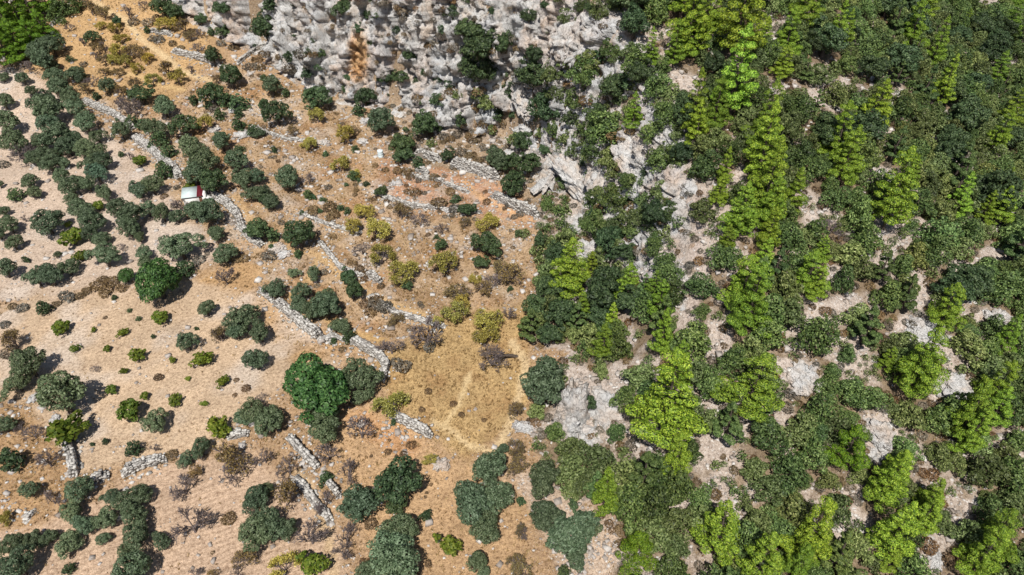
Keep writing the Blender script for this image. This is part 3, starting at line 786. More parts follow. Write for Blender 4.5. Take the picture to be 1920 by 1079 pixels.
def shrub(kind, seed, mat, w, n, hl, hw, npf=17, tall=1.0):
    rng = np.random.default_rng(seed); R = w / 2; puffs = [(0, 0, R * .3, R * .5, R * .5, R * .42)]; ph = rng.uniform(0, 6.28, 2)
    for i in range(npf):
        a = 2.4 * i + rng.random(); rho = R * (.85 + .16 * math.sin(2 * a + ph[0]) + .12 * math.sin(3 * a + ph[1])); r = R * rng.uniform(.16, .32)
        q = math.sqrt((i + .5) / npf); rr = (rho - r * .5) * q * rng.uniform(.85, 1.1)
        puffs.append((math.cos(a) * rr, math.sin(a) * rr, R * tall * (1.25 - .95 * q * q) * rng.uniform(.75, 1.2), r, r, r * .9))
    V, F = puff_cloud(puffs, n, hl, hw, rng, align=.5, lower=.2)
    add_proto(kind, trunk_mesh(kind + '_stem', R * .5, w * .03, R * .4, rng, M['bark'], 4, 4), mk_mesh(kind + '_crown', V, F, None, [mat]), w, .34)
for i in range(5): shrub('oak_shrub', 500 + i, M['maquis'], 3.2, 2500, .098, .053)
for i in range(5): shrub('mastic_shrub', 520 + i, M['mastic'], 2.8, 2100, .095, .052)
for i in range(3): shrub('evergreen_shrub', 540 + i, M['oak'], 2.0, 750, .11, .065)

def cushion(kind, seed, mat, w=1.1, n=260):
    rng = np.random.default_rng(seed); R = w / 2; puffs = [(0, 0, R * .25, R * .85, R * .85, R * .75)]
    for i in range(4): a = 1.6 * i + rng.random(); puffs.append((math.cos(a) * R * .5, math.sin(a) * R * .5, R * .3, R * .5, R * .5, R * .5))
    V, F = puff_cloud(puffs, n, .085, .045, rng, lower=.1)
    add_proto(kind, None, mk_mesh(kind, V, F, None, [mat]), w, .28)
for i in range(3):
    cushion('cushion_shrub', 600 + i, M['cushion']); cushion('grey_cushion_shrub', 620 + i, M['cushiongrey']); cushion('rusty_cushion_shrub', 640 + i, M['cushionrust'])

def pine(kind, seed, mat, w=5.5, h=8.0, form='cone', n=6500):
    rng = np.random.default_rng(seed); puffs = []; R = w / 2; tiers = int(h * .88); br = []
    lean = rng.normal(0, .03, 2) * h
    for k in range(tiers):
        f = (k + .6) / tiers; f = .14 + .86 * f; z = h * f
        if form == 'cone': L = R * (1.06 - f) ** .8 * 1.1
        elif form == 'broad': L = R * (1.05 - f) ** .62 * (.88 + .12 * math.sin(f * 9 + seed)) * 1.02
        else: L = R * (.35 + .65 * math.sin(min(1, (1.08 - f) * 1.5) * pi / 2)) * rng.uniform(.55, 1.1)
        nb = max(4, int(6.0 * L / R + 1.8)); a0 = rng.random() * 6.3
        for b in range(nb):
            a = a0 + 2 * pi * b / nb + rng.normal(0, .22); l = L * rng.uniform(.62, 1.12)
            c = np.array([math.cos(a), math.sin(a)]); base = np.array([lean[0] * f, lean[1] * f])
            zt = z + l * rng.uniform(-.02, .22)
            if l > .9: br.append(((base[0], base[1], z - .1 * l), (base[0] + c[0] * l * .9, base[1] + c[1] * l * .9, zt - .1)))
            for m, q_ in ((1.0, 1.0), (.58, .8)):
                if m < 1 and l < R * .45: continue
                q = base + c * l * m + rng.normal(0, .03 * R, 2); r = R * rng.uniform(.13, .28) * (.75 + .4 * l / R) * q_
                puffs.append((q[0], q[1], z + (zt - z) * m + rng.normal(0, .12), r, r, r * .55))
                if m == 1 and l > R * .6:      # side twigs of the bough
                    t = np.array([-c[1], c[0]]) * r * rng.choice((-1.15, 1.15)); puffs.append((q[0] + t[0] - c[0] * r * .5, q[1] + t[1] - c[1] * r * .5, z + (zt - z) * .9 + rng.normal(0, .1), r * .72, r * .72, r * .45))
    puffs.append((lean[0], lean[1], h, R * .14, R * .14, R * .3))
    V, F = puff_cloud(puffs, int(n * 1.6), .12, .05, rng, align=.75, up=.2, lower=.15, shell=.8, core=.86)
    parts = [tube([(0, 0, -.6), (lean[0] * .5, lean[1] * .5, h * .5), (lean[0], lean[1], h * .97)], [.2, .13, .03], 6)]
    for s, e in br[:40]: parts.append(tube([s, e], [.06, .02], 3))
    Vt, Ft = join(parts)
    add_proto(kind, mk_mesh(kind + '_trunk', Vt, Ft, None, [M['bark']]), mk_mesh(kind + '_crown', V, F, None, [mat]), w, h / w * .52)
for i in range(3): pine('pine_tree', 700 + i, M['pine'], 5.0, 9.8, 'cone', 7000)
for i in range(3): pine('broad_pine_tree', 720 + i, M['pine'], 6.2, 10.4, 'broad', 9500)
for i in range(2): pine('young_conifer', 740 + i, M['maquis'], 3.0, 5.2, 'cone', 3600)
for i in range(2): pine('dense_pine_tree', 760 + i, M['pinedark'], 6.5, 7.5, 'broad', 6500)

def skeleton(seed, w, depth=5, spread=.62):
    rng = np.random.default_rng(seed); segs = []; tips = []
    def grow(p, d, l, r, k):
        d = d + rng.normal(0, .16, 3); d /= np.linalg.norm(d); e = p + d * l; segs.append((p, e, r, r * .62, k)); tips.append((e, k))
        if k == 0: return
        for _ in range(3 if k > 1 else 4):
            a = rng.normal(size=3); a -= d * (a @ d); a /= np.linalg.norm(a) + 1e-9
            nd = d * (1 - spread * .55) + a * spread * rng.uniform(.6, 1.15) + np.array([0, 0, .12]); nd /= np.linalg.norm(nd)
            grow(p + d * l * rng.uniform(.55, 1), nd, l * rng.uniform(.62, .86), max(r * .62, .024), k - 1)
    for i in range(4):
        a = 2 * pi * i / 4 + rng.random(); d0 = np.array([math.cos(a) * .62, math.sin(a) * .62, .8])
        grow(np.array([0, 0, w * .14]), d0 / np.linalg.norm(d0), w * .2, w * .018, depth - 1)
    return segs, tips, rng
def bare(kind, seed, w=4.0, twig=None, leaf=None, nleaf=0, depth=5, hl=.11, hw=.065):
    segs, tips, rng = skeleton(seed, w, depth); parts = []
    for p, e, r0, r1, k in segs: parts.append(tube([p, e], [r0, r1], 3))
    V, F = join(parts); ext = np.percentile(np.hypot(V[:, 0], V[:, 1]), 97) * 2; sc = w / ext
    V = V * sc
    tV, tF = tube([(0, 0, -.5), (rng.normal(0, .03), rng.normal(0, .03), w * .07), (0, 0, w * .15 * sc)], [w * .045, w * .036, w * .03], 6)
    tm = mk_mesh(kind + '_trunk', tV, tF, None, [twig or M['twig']])
    if leaf is None:
        add_proto(kind, tm, mk_mesh(kind + '_branches', V, F, None, [twig or M['twig']]), w, .33); return
    tp = np.array([t for t, k in tips if k <= 1]) * sc
    pos = tp[rng.integers(0, len(tp), nleaf)] + rng.normal(0, .13, (nleaf, 3)); nr = rng.normal(size=(nleaf, 3)) + (0, 0, .5); nr /= np.linalg.norm(nr, axis=1)[:, None]
    lV, lF = leaves(pos, nr, hl, hw, rng)
    me = mk_mesh(kind + '_crown', np.concatenate([V, lV]), np.concatenate([F, lF + len(V)]), None, [M['twig'], leaf])
    mi = np.zeros(len(F) + len(lF), np.int32); mi[len(F):] = 1; me.polygons.foreach_set('material_index', mi)
    add_proto(kind, tm, me, w, .36)
for i in range(4): bare('bare_tree', 800 + i)
for i in range(4): bare('almond_tree', 820 + i, 3.6, None, M['almond'], 2900)
for i in range(3): bare('withered_almond_tree', 840 + i, 3.6, None, M['almondtan'], 1300)
for i in range(1): bare('dead_tree', 860 + i, 3.5, M['twigpale'], None, 0, 4)

# ------------------------------------------------------------------ where each plant stands
KIND = dict(O='olive_tree', D='oak_tree', K='carob_tree', G='fig_tree', S='evergreen_shrub', Y='almond_tree', T='withered_almond_tree', B='bare_tree',
            P='pine_tree', Q='broad_pine_tree', J='young_conifer', F='dense_pine_tree', C='cushion_shrub', E='grey_cushion_shrub', R='rusty_cushion_shrub', M='oak_shrub', L='mastic_shrub', X='dead_tree')
SPOTS = []
def A(ox, oy, code, text):
    for item in text.split(';'):
        v = item.split()
        if len(v) == 3: SPOTS.append((KIND[code], ox + float(v[0]) * K, oy + float(v[1]) * K, float(v[2]) * K))
# tile by tile, in reading order: x y width
A(0, 0, 'F', '60 60 220;200 40 220;150 170 200;270 110 200;60 220 210;30 380 200;300 200 160;220 270 170;120 330 190;-60 120 220;-70 300 220;10 130 200;110 110 200;210 200 170;20 300 200;110 240 190;0 20 210;330 20 150;130 10 190;330 60 130;100 420 130')
A(0, 0, 'M', '420 60 150;500 40 150;570 20 110;380 120 110;330 230 110;450 150 70')
A(0, 0, 'O', '350 280 200;270 380 150;300 430 160;360 450 110;380 530 140;410 610 170;520 510 140;570 550 90;490 680 130;220 640 90;290 700 180;520 760 170;330 790 200;600 850 180;350 880 150;390 950 220;690 950 140;160 560 90;860 920 160;30 860 180;20 720 120;90 1010 200;470 1040 160;600 1030 190;10 540 90;300 1010 140;530 980 110;1170 740 180;1110 910 170;1590 1000 150;1370 1050 180;770 600 130;240 390 90')
A(0, 0, 'D', '650 240 120;840 150 70;1170 40 160;1250 60 140;1620 200 130;1600 70 110;1530 400 120;1660 540 160;1520 650 190;1000 650 170;1300 840 230;1900 570 60;1900 760 90;1440 120 100')
A(0, 0, 'S', '1520 230 70;1720 900 110;1830 950 110;1620 720 130;1720 740 140;1150 1010 140;1060 220 55;950 870 100;1030 900 90;500 420 70;1580 830 90;1500 760 70;1390 720 90;690 690 70;1720 820 80')
A(0, 0, 'Y', '1200 150 150;720 170 80;820 190 100;850 260 110;850 350 140;820 420 100;900 440 100;980 480 90;1090 560 120;1280 560 110;1480 890 120;1060 410 90')
A(0, 0, 'T', '640 30 110;730 60 110;1320 170 120;740 400 100;1000 350 120;600 610 100;860 620 120;740 490 90;700 330 90;1200 480 120;920 370 100;1360 230 90;960 570 90;840 500 80;1550 540 80')
A(0, 0, 'B', '920 90 100;500 190 80;590 290 90;740 330 100;200 480 110;920 760 150;970 790 130;650 570 120;1420 340 100;1440 240 80;1030 30 90;860 730 90;1370 500 80;680 400 80')
A(0, 0, 'E', '960 150 90;1060 150 100;1140 280 90;1100 270 80;600 460 60;1590 310 70;1800 470 100;1540 780 80')
A(0, 0, 'C', '1240 310 60;1300 340 60;1680 330 80;1850 420 80;1120 120 70;1400 230 70;1880 480 70')
A(480, 0, 'D', '70 230 190;620 50 180;460 400 90;430 680 210;140 780 210;780 680 150;1050 1010 210;1210 890 190;940 540 130;1040 570 110;1100 400 90;1530 190 240;1640 330 300;1600 530 270;1780 330 160;1900 560 120;740 220 80')
A(480, 0, 'O', '110 600 150;900 870 190;10 950 80')
A(480, 0, 'S', '100 60 110;20 170 80;370 540 90;210 670 80;740 790 110;1310 730 130;1320 920 80;640 650 60;1330 230 70;1410 100 100;1830 650 150;1740 850 110;1850 820 70;1470 880 110;1390 620 90;1320 580 60;380 380 60;1210 530 60;1150 580 60;230 430 90')
A(480, 0, 'L', '1260 1030 80;1660 760 130;1600 700 110;1700 950 90;1850 1020 110;1450 700 80')
A(480, 0, 'Y', '440 830 120;370 1010 110;640 970 140')
A(480, 0, 'T', '260 920 90;700 920 80')
A(480, 0, 'E', '230 500 90;260 520 80;330 400 110;1060 90 100;1290 310 100;1170 720 100;1420 340 80;1450 960 90;1350 980 80;1560 1010 70;1830 1040 80;1060 130 80;900 20 90')
A(480, 0, 'C', '400 400 80;1020 60 70;1390 670 80;1160 700 70;1600 660 110;1580 780 90;1530 980 60;1600 1000 70;1700 930 80;1400 1000 70;60 390 90;180 420 80;1490 910 60;1640 900 90;1780 880 70;1260 960 60')
A(480, 0, 'R', '1400 370 60;1030 60 60;1340 70 80;1180 940 60;1540 1000 60')
A(960, 0, 'Q', '1300 120 330;1640 170 330;1430 40 260;1600 270 200;1250 280 180;1480 780 210;1830 880 240;1830 1010 200')
A(960, 0, 'P', '1620 600 290;1310 840 200;880 850 150;1000 380 120;1340 950 160;1770 330 130')
A(960, 0, 'D', '880 150 230;560 50 110;120 120 120;160 390 150;160 550 270;260 820 250;80 1000 170;740 620 210;920 540 190;640 780 170;1460 450 160;240 30 110')
A(960, 0, 'M', '1060 620 210;520 560 200;680 960 300;1100 850 190;1000 970 190;560 960 150;680 380 120;1240 710 130')
A(960, 0, 'L', '620 110 150;400 150 130;540 470 180;1350 370 120;1750 550 140')
A(1420, 0, 'Q', '390 20 240;230 240 210;190 430 160;1150 170 240;90 910 240;610 960 270;40 1050 130')
A(1420, 0, 'P', '60 230 110;570 230 160;1350 640 160;1340 300 80;1500 150 90;1740 510 140')
A(1420, 0, 'D', '690 220 120;1640 170 200;1770 180 190;420 300 160')
A(0, 270, 'O', '200 250 125;240 335 105;0 290 50;320 530 225;60 570 140;20 470 90;90 700 125;-10 640 100;320 70 150;350 130 150;460 30 130;580 30 150;680 40 130;460 140 80;640 110 170;740 110 130;690 190 170;430 220 130;500 270 180;630 285 115;740 330 150;990 290 180;1090 280 150;560 440 180;510 390 100;650 540 200;840 440 160;930 500 190;920 590 160;1060 460 120;1160 480 150;1270 510 110;1280 680 290;1400 470 160;1500 490 190;1550 620 140;1610 760 190;720 670 125;640 650 115;740 780 205;1000 660 90;1030 770 120;1040 840 110;480 870 150;250 940 170;350 930 180;30 890 150;410 790 55;1370 60 160;1450 90 220;1400 200 170;1690 100 170;1740 220 190;1850 230 120;1840 340 150;240 90 120;960 570 110')
A(0, 270, 'D', '1530 250 200;1850 590 190;1900 400 70')
A(0, 270, 'K', '1120 960 340;900 940 120')
A(0, 270, 'S', '110 360 130;180 830 65;1330 890 160;870 70 60;1180 200 140;1210 50 120;1720 30 80;420 60 80;1170 150 70')
A(0, 270, 'G', '510 660 190;700 440 105;580 800 115;490 580 55;1000 115 115;1370 300 95')
A(0, 270, 'B', '1620 960 150;1290 440 120;170 530 65;140 50 220;870 740 80;930 90 60')
A(0, 270, 'E', '1430 830 100;20 140 90;1490 790 40;1250 440 60;1270 310 50')
A(0, 270, 'C', '700 1010 120;800 980 110;870 1030 90;620 1050 80;740 970 80;1180 370 60;1760 820 80;1700 830 70')
A(480, 270, 'O', '20 200 100;40 310 130;110 410 125;220 230 195;270 910 100;410 920 120;130 1030 170;320 1060 150;500 1060 130;1730 90 180')
A(480, 270, 'D', '30 580 190;300 630 225;660 950 130;710 1050 140;1670 690 230;1620 830 120;1330 720 90;1850 250 220;1380 80 100;1060 40 170;1520 460 125;900 330 100;1830 130 140;1090 1010 80')
A(480, 270, 'S', '370 360 90;480 400 60;410 380 50;330 490 50;300 790 80;700 230 90;790 290 50;650 290 40;1440 400 80;1170 150 115;1890 640 70;460 480 50;610 460 60;660 480 60;130 660 110;500 70 60;710 35 60;130 40 60;1300 670 45;1830 1040 50;740 260 40;110 740 50')
A(480, 270, 'Y', '600 130 155;710 200 90;390 10 100;780 490 140;700 590 140;880 620 190;900 790 185;1050 900 230;1350 860 195;1670 540 170;1580 970 100')
A(480, 270, 'T', '1040 460 140;1500 550 90;1450 1020 190;1760 860 120;1850 900 200;1640 1010 140')
A(480, 270, 'B', '1180 540 150;760 740 130;1340 610 110;380 260 90;1720 980 130')
A(480, 270, 'C', '930 180 60;1020 190 80;1080 190 90;1110 230 70;1280 230 80;1310 240 50;1150 340 90;1090 340 60;1400 340 80;1320 420 120;410 470 100;530 450 110;550 500 110;550 660 70;690 850 70;860 150 50;1300 300 40;1360 230 40;1240 130 50;1540 80 80;1600 110 80;1430 120 50;1570 70 60;1740 350 40;820 400 40;720 330 50;960 450 50;1060 80 60;1190 120 50')
A(480, 270, 'E', '1170 260 50;1210 350 50;1430 460 90;90 800 110;180 560 60;520 310 60;1410 510 50;1230 50 80;1300 80 70;1480 60 90;1820 430 60;1900 500 60;1860 520 60;490 920 60;1700 50 80')
A(480, 270, 'R', '1660 410 70;1650 340 45;1240 650 40;740 890 80;1790 460 40;1500 330 50;940 410 50;850 390 50;610 880 40;900 1020 60;810 930 90;780 970 60')
A(960, 270, 'D', '30 250 180;120 140 170;240 40 120;390 190 110;1230 70 180;1050 500 230;700 690 250;820 780 170;200 690 110;310 790 170;690 960 250;280 1010 240')
A(960, 270, 'M', '570 60 170;1060 150 190;570 210 100;720 400 200;830 280 150;340 480 110;350 570 110;260 590 80;1030 720 120;1190 580 110;260 380 90')
A(960, 270, 'L', '710 110 190;1300 210 110;630 360 130;1130 700 65;180 770 110;200 840 100;90 640 90')
A(960, 270, 'P', '570 890 110;850 1010 200;1020 1040 120;1800 110 240;1560 680 110;1820 800 170;1530 220 120')
A(960, 270, 'Q', '400 910 270;1840 330 300;1850 470 210;1660 530 220;1850 650 160;1700 970 300;1490 320 130')
A(960, 270, 'X', '1790 660 130')
A(1420, 270, 'Q', '130 280 280;150 480 250;640 80 260;1000 390 320;1090 490 200;400 900 230;430 1020 150')
A(1420, 270, 'P', '60 90 170;100 670 190;1090 250 120;1770 450 190;1790 270 110;1450 430 150;20 1010 80;470 770 100;1640 490 120')
A(1420, 270, 'B', '530 600 180')
A(0, 540, 'O', '200 530 230;90 640 240;430 760 310;1340 370 165;1480 140 125;1730 190 245;1700 300 140;1870 320 150;1840 510 175;1110 940 205;20 980 150;1830 890 210;1740 930 130;60 700 170')
A(0, 540, 'G', '430 280 150;1150 210 140;880 320 80;540 430 80;990 480 120;1450 510 150;1600 670 100;800 730 90;1040 780 70;1260 800 110;930 890 190;490 1020 260;1570 990 190;770 440 60;670 300 50;890 600 60;1350 650 50;1470 830 60;1240 520 60')
A(0, 540, 'S', '310 140 130;1410 290 40;930 160 45;1000 220 45;820 65 55;1105 350 40')
A(0, 540, 'R', '1140 640 70;755 210 35;1700 660 45;1690 770 40;1580 345 60;1770 720 70')
A(0, 540, 'T', '80 350 160;1580 320 130')
A(0, 540, 'E', '480 60 120;160 140 90;30 260 80;60 450 130')
A(0, 540, 'C', '660 20 150;750 10 120;570 50 80;90 130 70;400 110 70')
A(0, 540, 'B', '140 1000 100;1880 790 110;680 580 75')
A(480, 540, 'K', '430 680 480')
A(480, 540, 'O', '130 40 170;310 100 150;400 160 150;500 110 220;600 250 150;80 340 200;20 500 130;740 620 280;760 770 140;480 870 300;480 1010 220;90 930 240')
A(480, 540, 'D', '710 30 130')
A(480, 540, 'S', '560 380 60;670 350 110;990 965 55')
A(480, 540, 'Y', '1430 170 190;1670 230 220;940 820 260;1310 230 80;1480 100 130;1660 330 180')
A(480, 540, 'T', '1000 190 110;1880 860 140')
A(480, 540, 'B', '970 410 190;1230 330 250;1820 190 110;750 1010 230;60 800 180')
A(480, 540, 'E', '1060 560 120;1010 530 100;850 110 120;930 130 120;1250 420 100')
A(480, 540, 'C', '820 170 90;870 80 100;970 250 70;620 440 60')
A(480, 540, 'R', '1195 875 50;1240 740 60;1420 830 60;1480 910 50;1640 950 40;780 110 90')
A(960, 540, 'O', '230 640 370')
A(960, 540, 'D', '360 150 220;160 130 170;280 310 190;640 180 190;530 830 150')
A(960, 540, 'P', '860 50 210;1070 110 180;510 170 85;660 400 160;720 240 95;1080 370 160;1200 560 210')
A(960, 540, 'Q', '1720 120 330;1750 670 400;1130 820 470')
A(960, 540, 'M', '820 770 210;320 1040 180;750 1040 150')
A(960, 540, 'L', '650 610 120;450 330 120')
A(1420, 540, 'Q', '70 640 210;1390 150 240;1170 560 330;1720 720 230;1530 950 250')
A(1420, 540, 'P', '420 20 170;50 120 120;1120 690 200;1790 360 170;1740 880 200;950 510 100')
A(1420, 540, 'R', '890 340 70;490 160 100;400 130 60;860 740 90;980 800 100;1540 610 80')
A(0, 799, 'O', '560 450 190;500 600 200;780 490 140;960 480 210;760 630 200;950 620 200;960 770 250;70 850 170;230 810 140;340 790 130;480 830 190;120 1000 240;920 1030 300;900 900 130;1830 520 200;1850 740 270;1440 150 150;1330 230 130;210 460 130;600 700 160;740 800 100;1150 810 140')
A(0, 799, 'S', '90 250 200;970 160 125;500 1020 100;760 110 60;660 130 40')
A(0, 799, 'B', '340 240 180;230 40 160;370 520 150;1310 420 230;1370 690 280;1640 340 190;1900 220 150;1110 160 70;1700 1050 100;1400 1060 120')
A(0, 799, 'T', '1640 220 250;1760 920 170;1390 310 110;1530 1050 80')
A(0, 799, 'Y', '40 660 110')
A(0, 799, 'C', '1640 660 110;1230 200 100;1160 240 70;1530 910 35')
A(480, 799, 'O', '80 690 260;60 450 130;740 560 260;1680 290 250;1560 530 330;1740 510 230;1650 730 230;1780 160 90;1590 980 145;1640 1050 95;1020 740 240;960 870 310;1010 1000 320;800 1050 180;220 740 150')
A(480, 799, 'D', '1010 390 340;1000 560 150;930 350 150')
A(480, 799, 'S', '500 370 115;1220 640 105')
A(480, 799, 'G', '1390 850 200;400 980 230')
A(480, 799, 'Y', '1250 240 100;190 1000 220')
A(480, 799, 'T', '1870 150 150;1860 300 120;1870 980 150;230 470 200;1900 740 100')
A(480, 799, 'B', '520 190 180;660 330 190;90 230 180;230 290 200;490 540 180;390 790 230;650 790 190;620 900 160')
A(480, 799, 'R', '830 700 100;1120 130 80;780 980 90;1060 200 60;1010 215 30;830 215 28;1230 480 30;1260 420 32;1220 510 28;960 100 28;1240 990 60;950 180 60;1150 1050 70')
A(960, 799, 'O', '230 360 270;260 660 260;440 760 330;460 890 220;540 700 190')
A(960, 799, 'Q', '1200 200 230')
A(960, 799, 'P', '670 510 190;1500 760 320;1800 980 280')
A(960, 799, 'F', '900 900 240')
A(960, 799, 'T', '50 250 150;70 1020 190')
A(960, 799, 'B', '80 770 110')
A(960, 799, 'S', '370 1050 110;60 540 80;440 560 100')
A(960, 799, 'R', '700 700 70;640 640 60;720 750 60')
A(1420, 799, 'Q', '400 760 330;320 970 250;1000 280 200;920 430 260;1740 770 300;1640 930 290')
A(1420, 799, 'P', '60 990 180;1000 780 280;1260 510 200;1210 660 200;1540 80 200;980 960 150')
A(1420, 799, 'F', '660 190 240')
A(1420, 799, 'R', '650 530 90;1200 330 90;1270 350 100;1230 850 150;1400 960 130')

# ------------------------------------------------------------------ labels
LOOK = {'olive_tree': ('grey-green olive tree', 'tree'), 'oak_tree': ('evergreen oak', 'tree'), 'carob_tree': ('glossy green carob tree', 'tree'), 'fig_tree': ('yellow-green fig bush', 'bush'),
        'evergreen_shrub': ('evergreen shrub', 'shrub'), 'almond_tree': ('yellow-leaved almond tree', 'tree'), 'withered_almond_tree': ('withered tan almond tree', 'tree'), 'bare_tree': ('leafless grey-brown tree', 'tree'),
        'pine_tree': ('conical lime-green pine', 'pine'), 'broad_pine_tree': ('broad lime-green pine', 'pine'), 'young_conifer': ('slim dark green young conifer', 'tree'), 'dense_pine_tree': ('dense mid-green pine', 'pine'),
        'cushion_shrub': ('brown cushion shrub', 'shrub'), 'grey_cushion_shrub': ('grey-brown cushion shrub', 'shrub'), 'rusty_cushion_shrub': ('rusty red-brown cushion shrub', 'shrub'),
        'oak_shrub': ('scrub oak', 'shrub'), 'mastic_shrub': ('olive-green mastic shrub', 'shrub'), 'dead_tree': ('bleached dead tree', 'tree')}
def area(px, py):
    P = lambda *a: bool(in_poly(np.array([px]), np.array([py]), np.array(a))[0])
    if P((-300, -300), (100, -300), (90, 60), (40, 150), (-300, 180)): return 'in the pine wood'
    if P(*Z_CLIFF) and py < 340: return 'on the limestone cliff' if py < 190 else 'under the cliff'
    if P(*Z_RIGHT):
        if px < 1180 and py < 600: return 'on the rock spine'
        if py > 640 and px < 1190: return 'by the white outcrop'
        if py < 270: return 'high on the scrub slope'
        if py < 560: return 'halfway up the scrub slope'
        return 'on the lower scrub slope'
    if P(*ZONES[0][1]) or (px < 330 and 130 < py < 520): return 'in the orchard below the shed'
    if P((95, 20), (190, -300), (420, -300), (420, 130), (330, 200), (160, 190)): return 'beside the dirt track'
    if px < 520 and 520 < py < 860: return 'in the tilled field'
    if px < 560 and py >= 860: return 'below the rubble walls'
    if py > 640 and px > 690 and py < 850: return 'on the golden terrace'
    if py >= 700: return 'in the ochre grove'
    return 'on the stony terraces'
def size_word(kind, w):
    f = w / PROTO[kind][0][2]
    return 'very small' if f < .5 else 'small' if f < .78 else 'mid-sized' if f < 1.1 else 'large' if f < 1.45 else 'very large'
SHORT = {'olive_tree': 'an olive', 'oak_tree': 'an oak', 'fig_tree': 'a fig bush', 'almond_tree': 'a yellow almond', 'bare_tree': 'a leafless tree', 'pine_tree': 'a pine', 'broad_pine_tree': 'a pine', 'rock': 'a pale rock', 'carob_tree': 'the carob', 'withered_almond_tree': 'a withered almond', 'wall': 'a stone wall'}

PLANTS = []     # dicts: kind, x, y, w, variant
def settle():
    px = np.array([s[1] for s in SPOTS]); py = np.array([s[2] for s in SPOTS]); wp = np.array([s[3] for s in SPOTS])
    cen = np.array([PROTO[s[0]][0][3] for s in SPOTS]); lift = np.full(len(px), 1.5)
    lim = {'pine_tree': (2.0, 7.5), 'broad_pine_tree': (2.6, 11), 'dense_pine_tree': (3, 10)}
    for _ in range(3):
        x, y, dep = ground(px, py, lift); w = wp * dep / F_PX * np.where(np.array([s[0] in ('olive_tree', 'oak_tree') for s in SPOTS]), 1.0, 1.0) * np.where(np.array([s[0] == 'dense_pine_tree' for s in SPOTS]), 1.3, np.where(np.array(['pine' in s[0] for s in SPOTS]), 1.08, 1.0))
        lo = np.array([lim.get(s[0], (.3, 30))[0] for s in SPOTS]); hi = np.array([lim.get(s[0], (.3, 30))[1] for s in SPOTS])
        w = np.clip(w, lo, hi); lift = cen * w
    for i, s in enumerate(SPOTS): PLANTS.append(dict(kind=s[0], x=x[i], y=y[i], w=w[i], px=px[i], py=py[i], wp=wp[i]))
_kept = []
for s_ in SPOTS:        # the enlargements overlapped: a plant noted on two of them counts once
    fam = 'pine' if 'pine' in s_[0] else s_[0]; lim_ = .45 if fam == 'pine' else .3
    if any((('pine' if 'pine' in t[0] else t[0]) == fam) and math.hypot(t[1] - s_[1], t[2] - s_[2]) < lim_ * max(t[3], s_[3]) for t in _kept): continue
    _kept.append(s_)
SPOTS = _kept
settle()

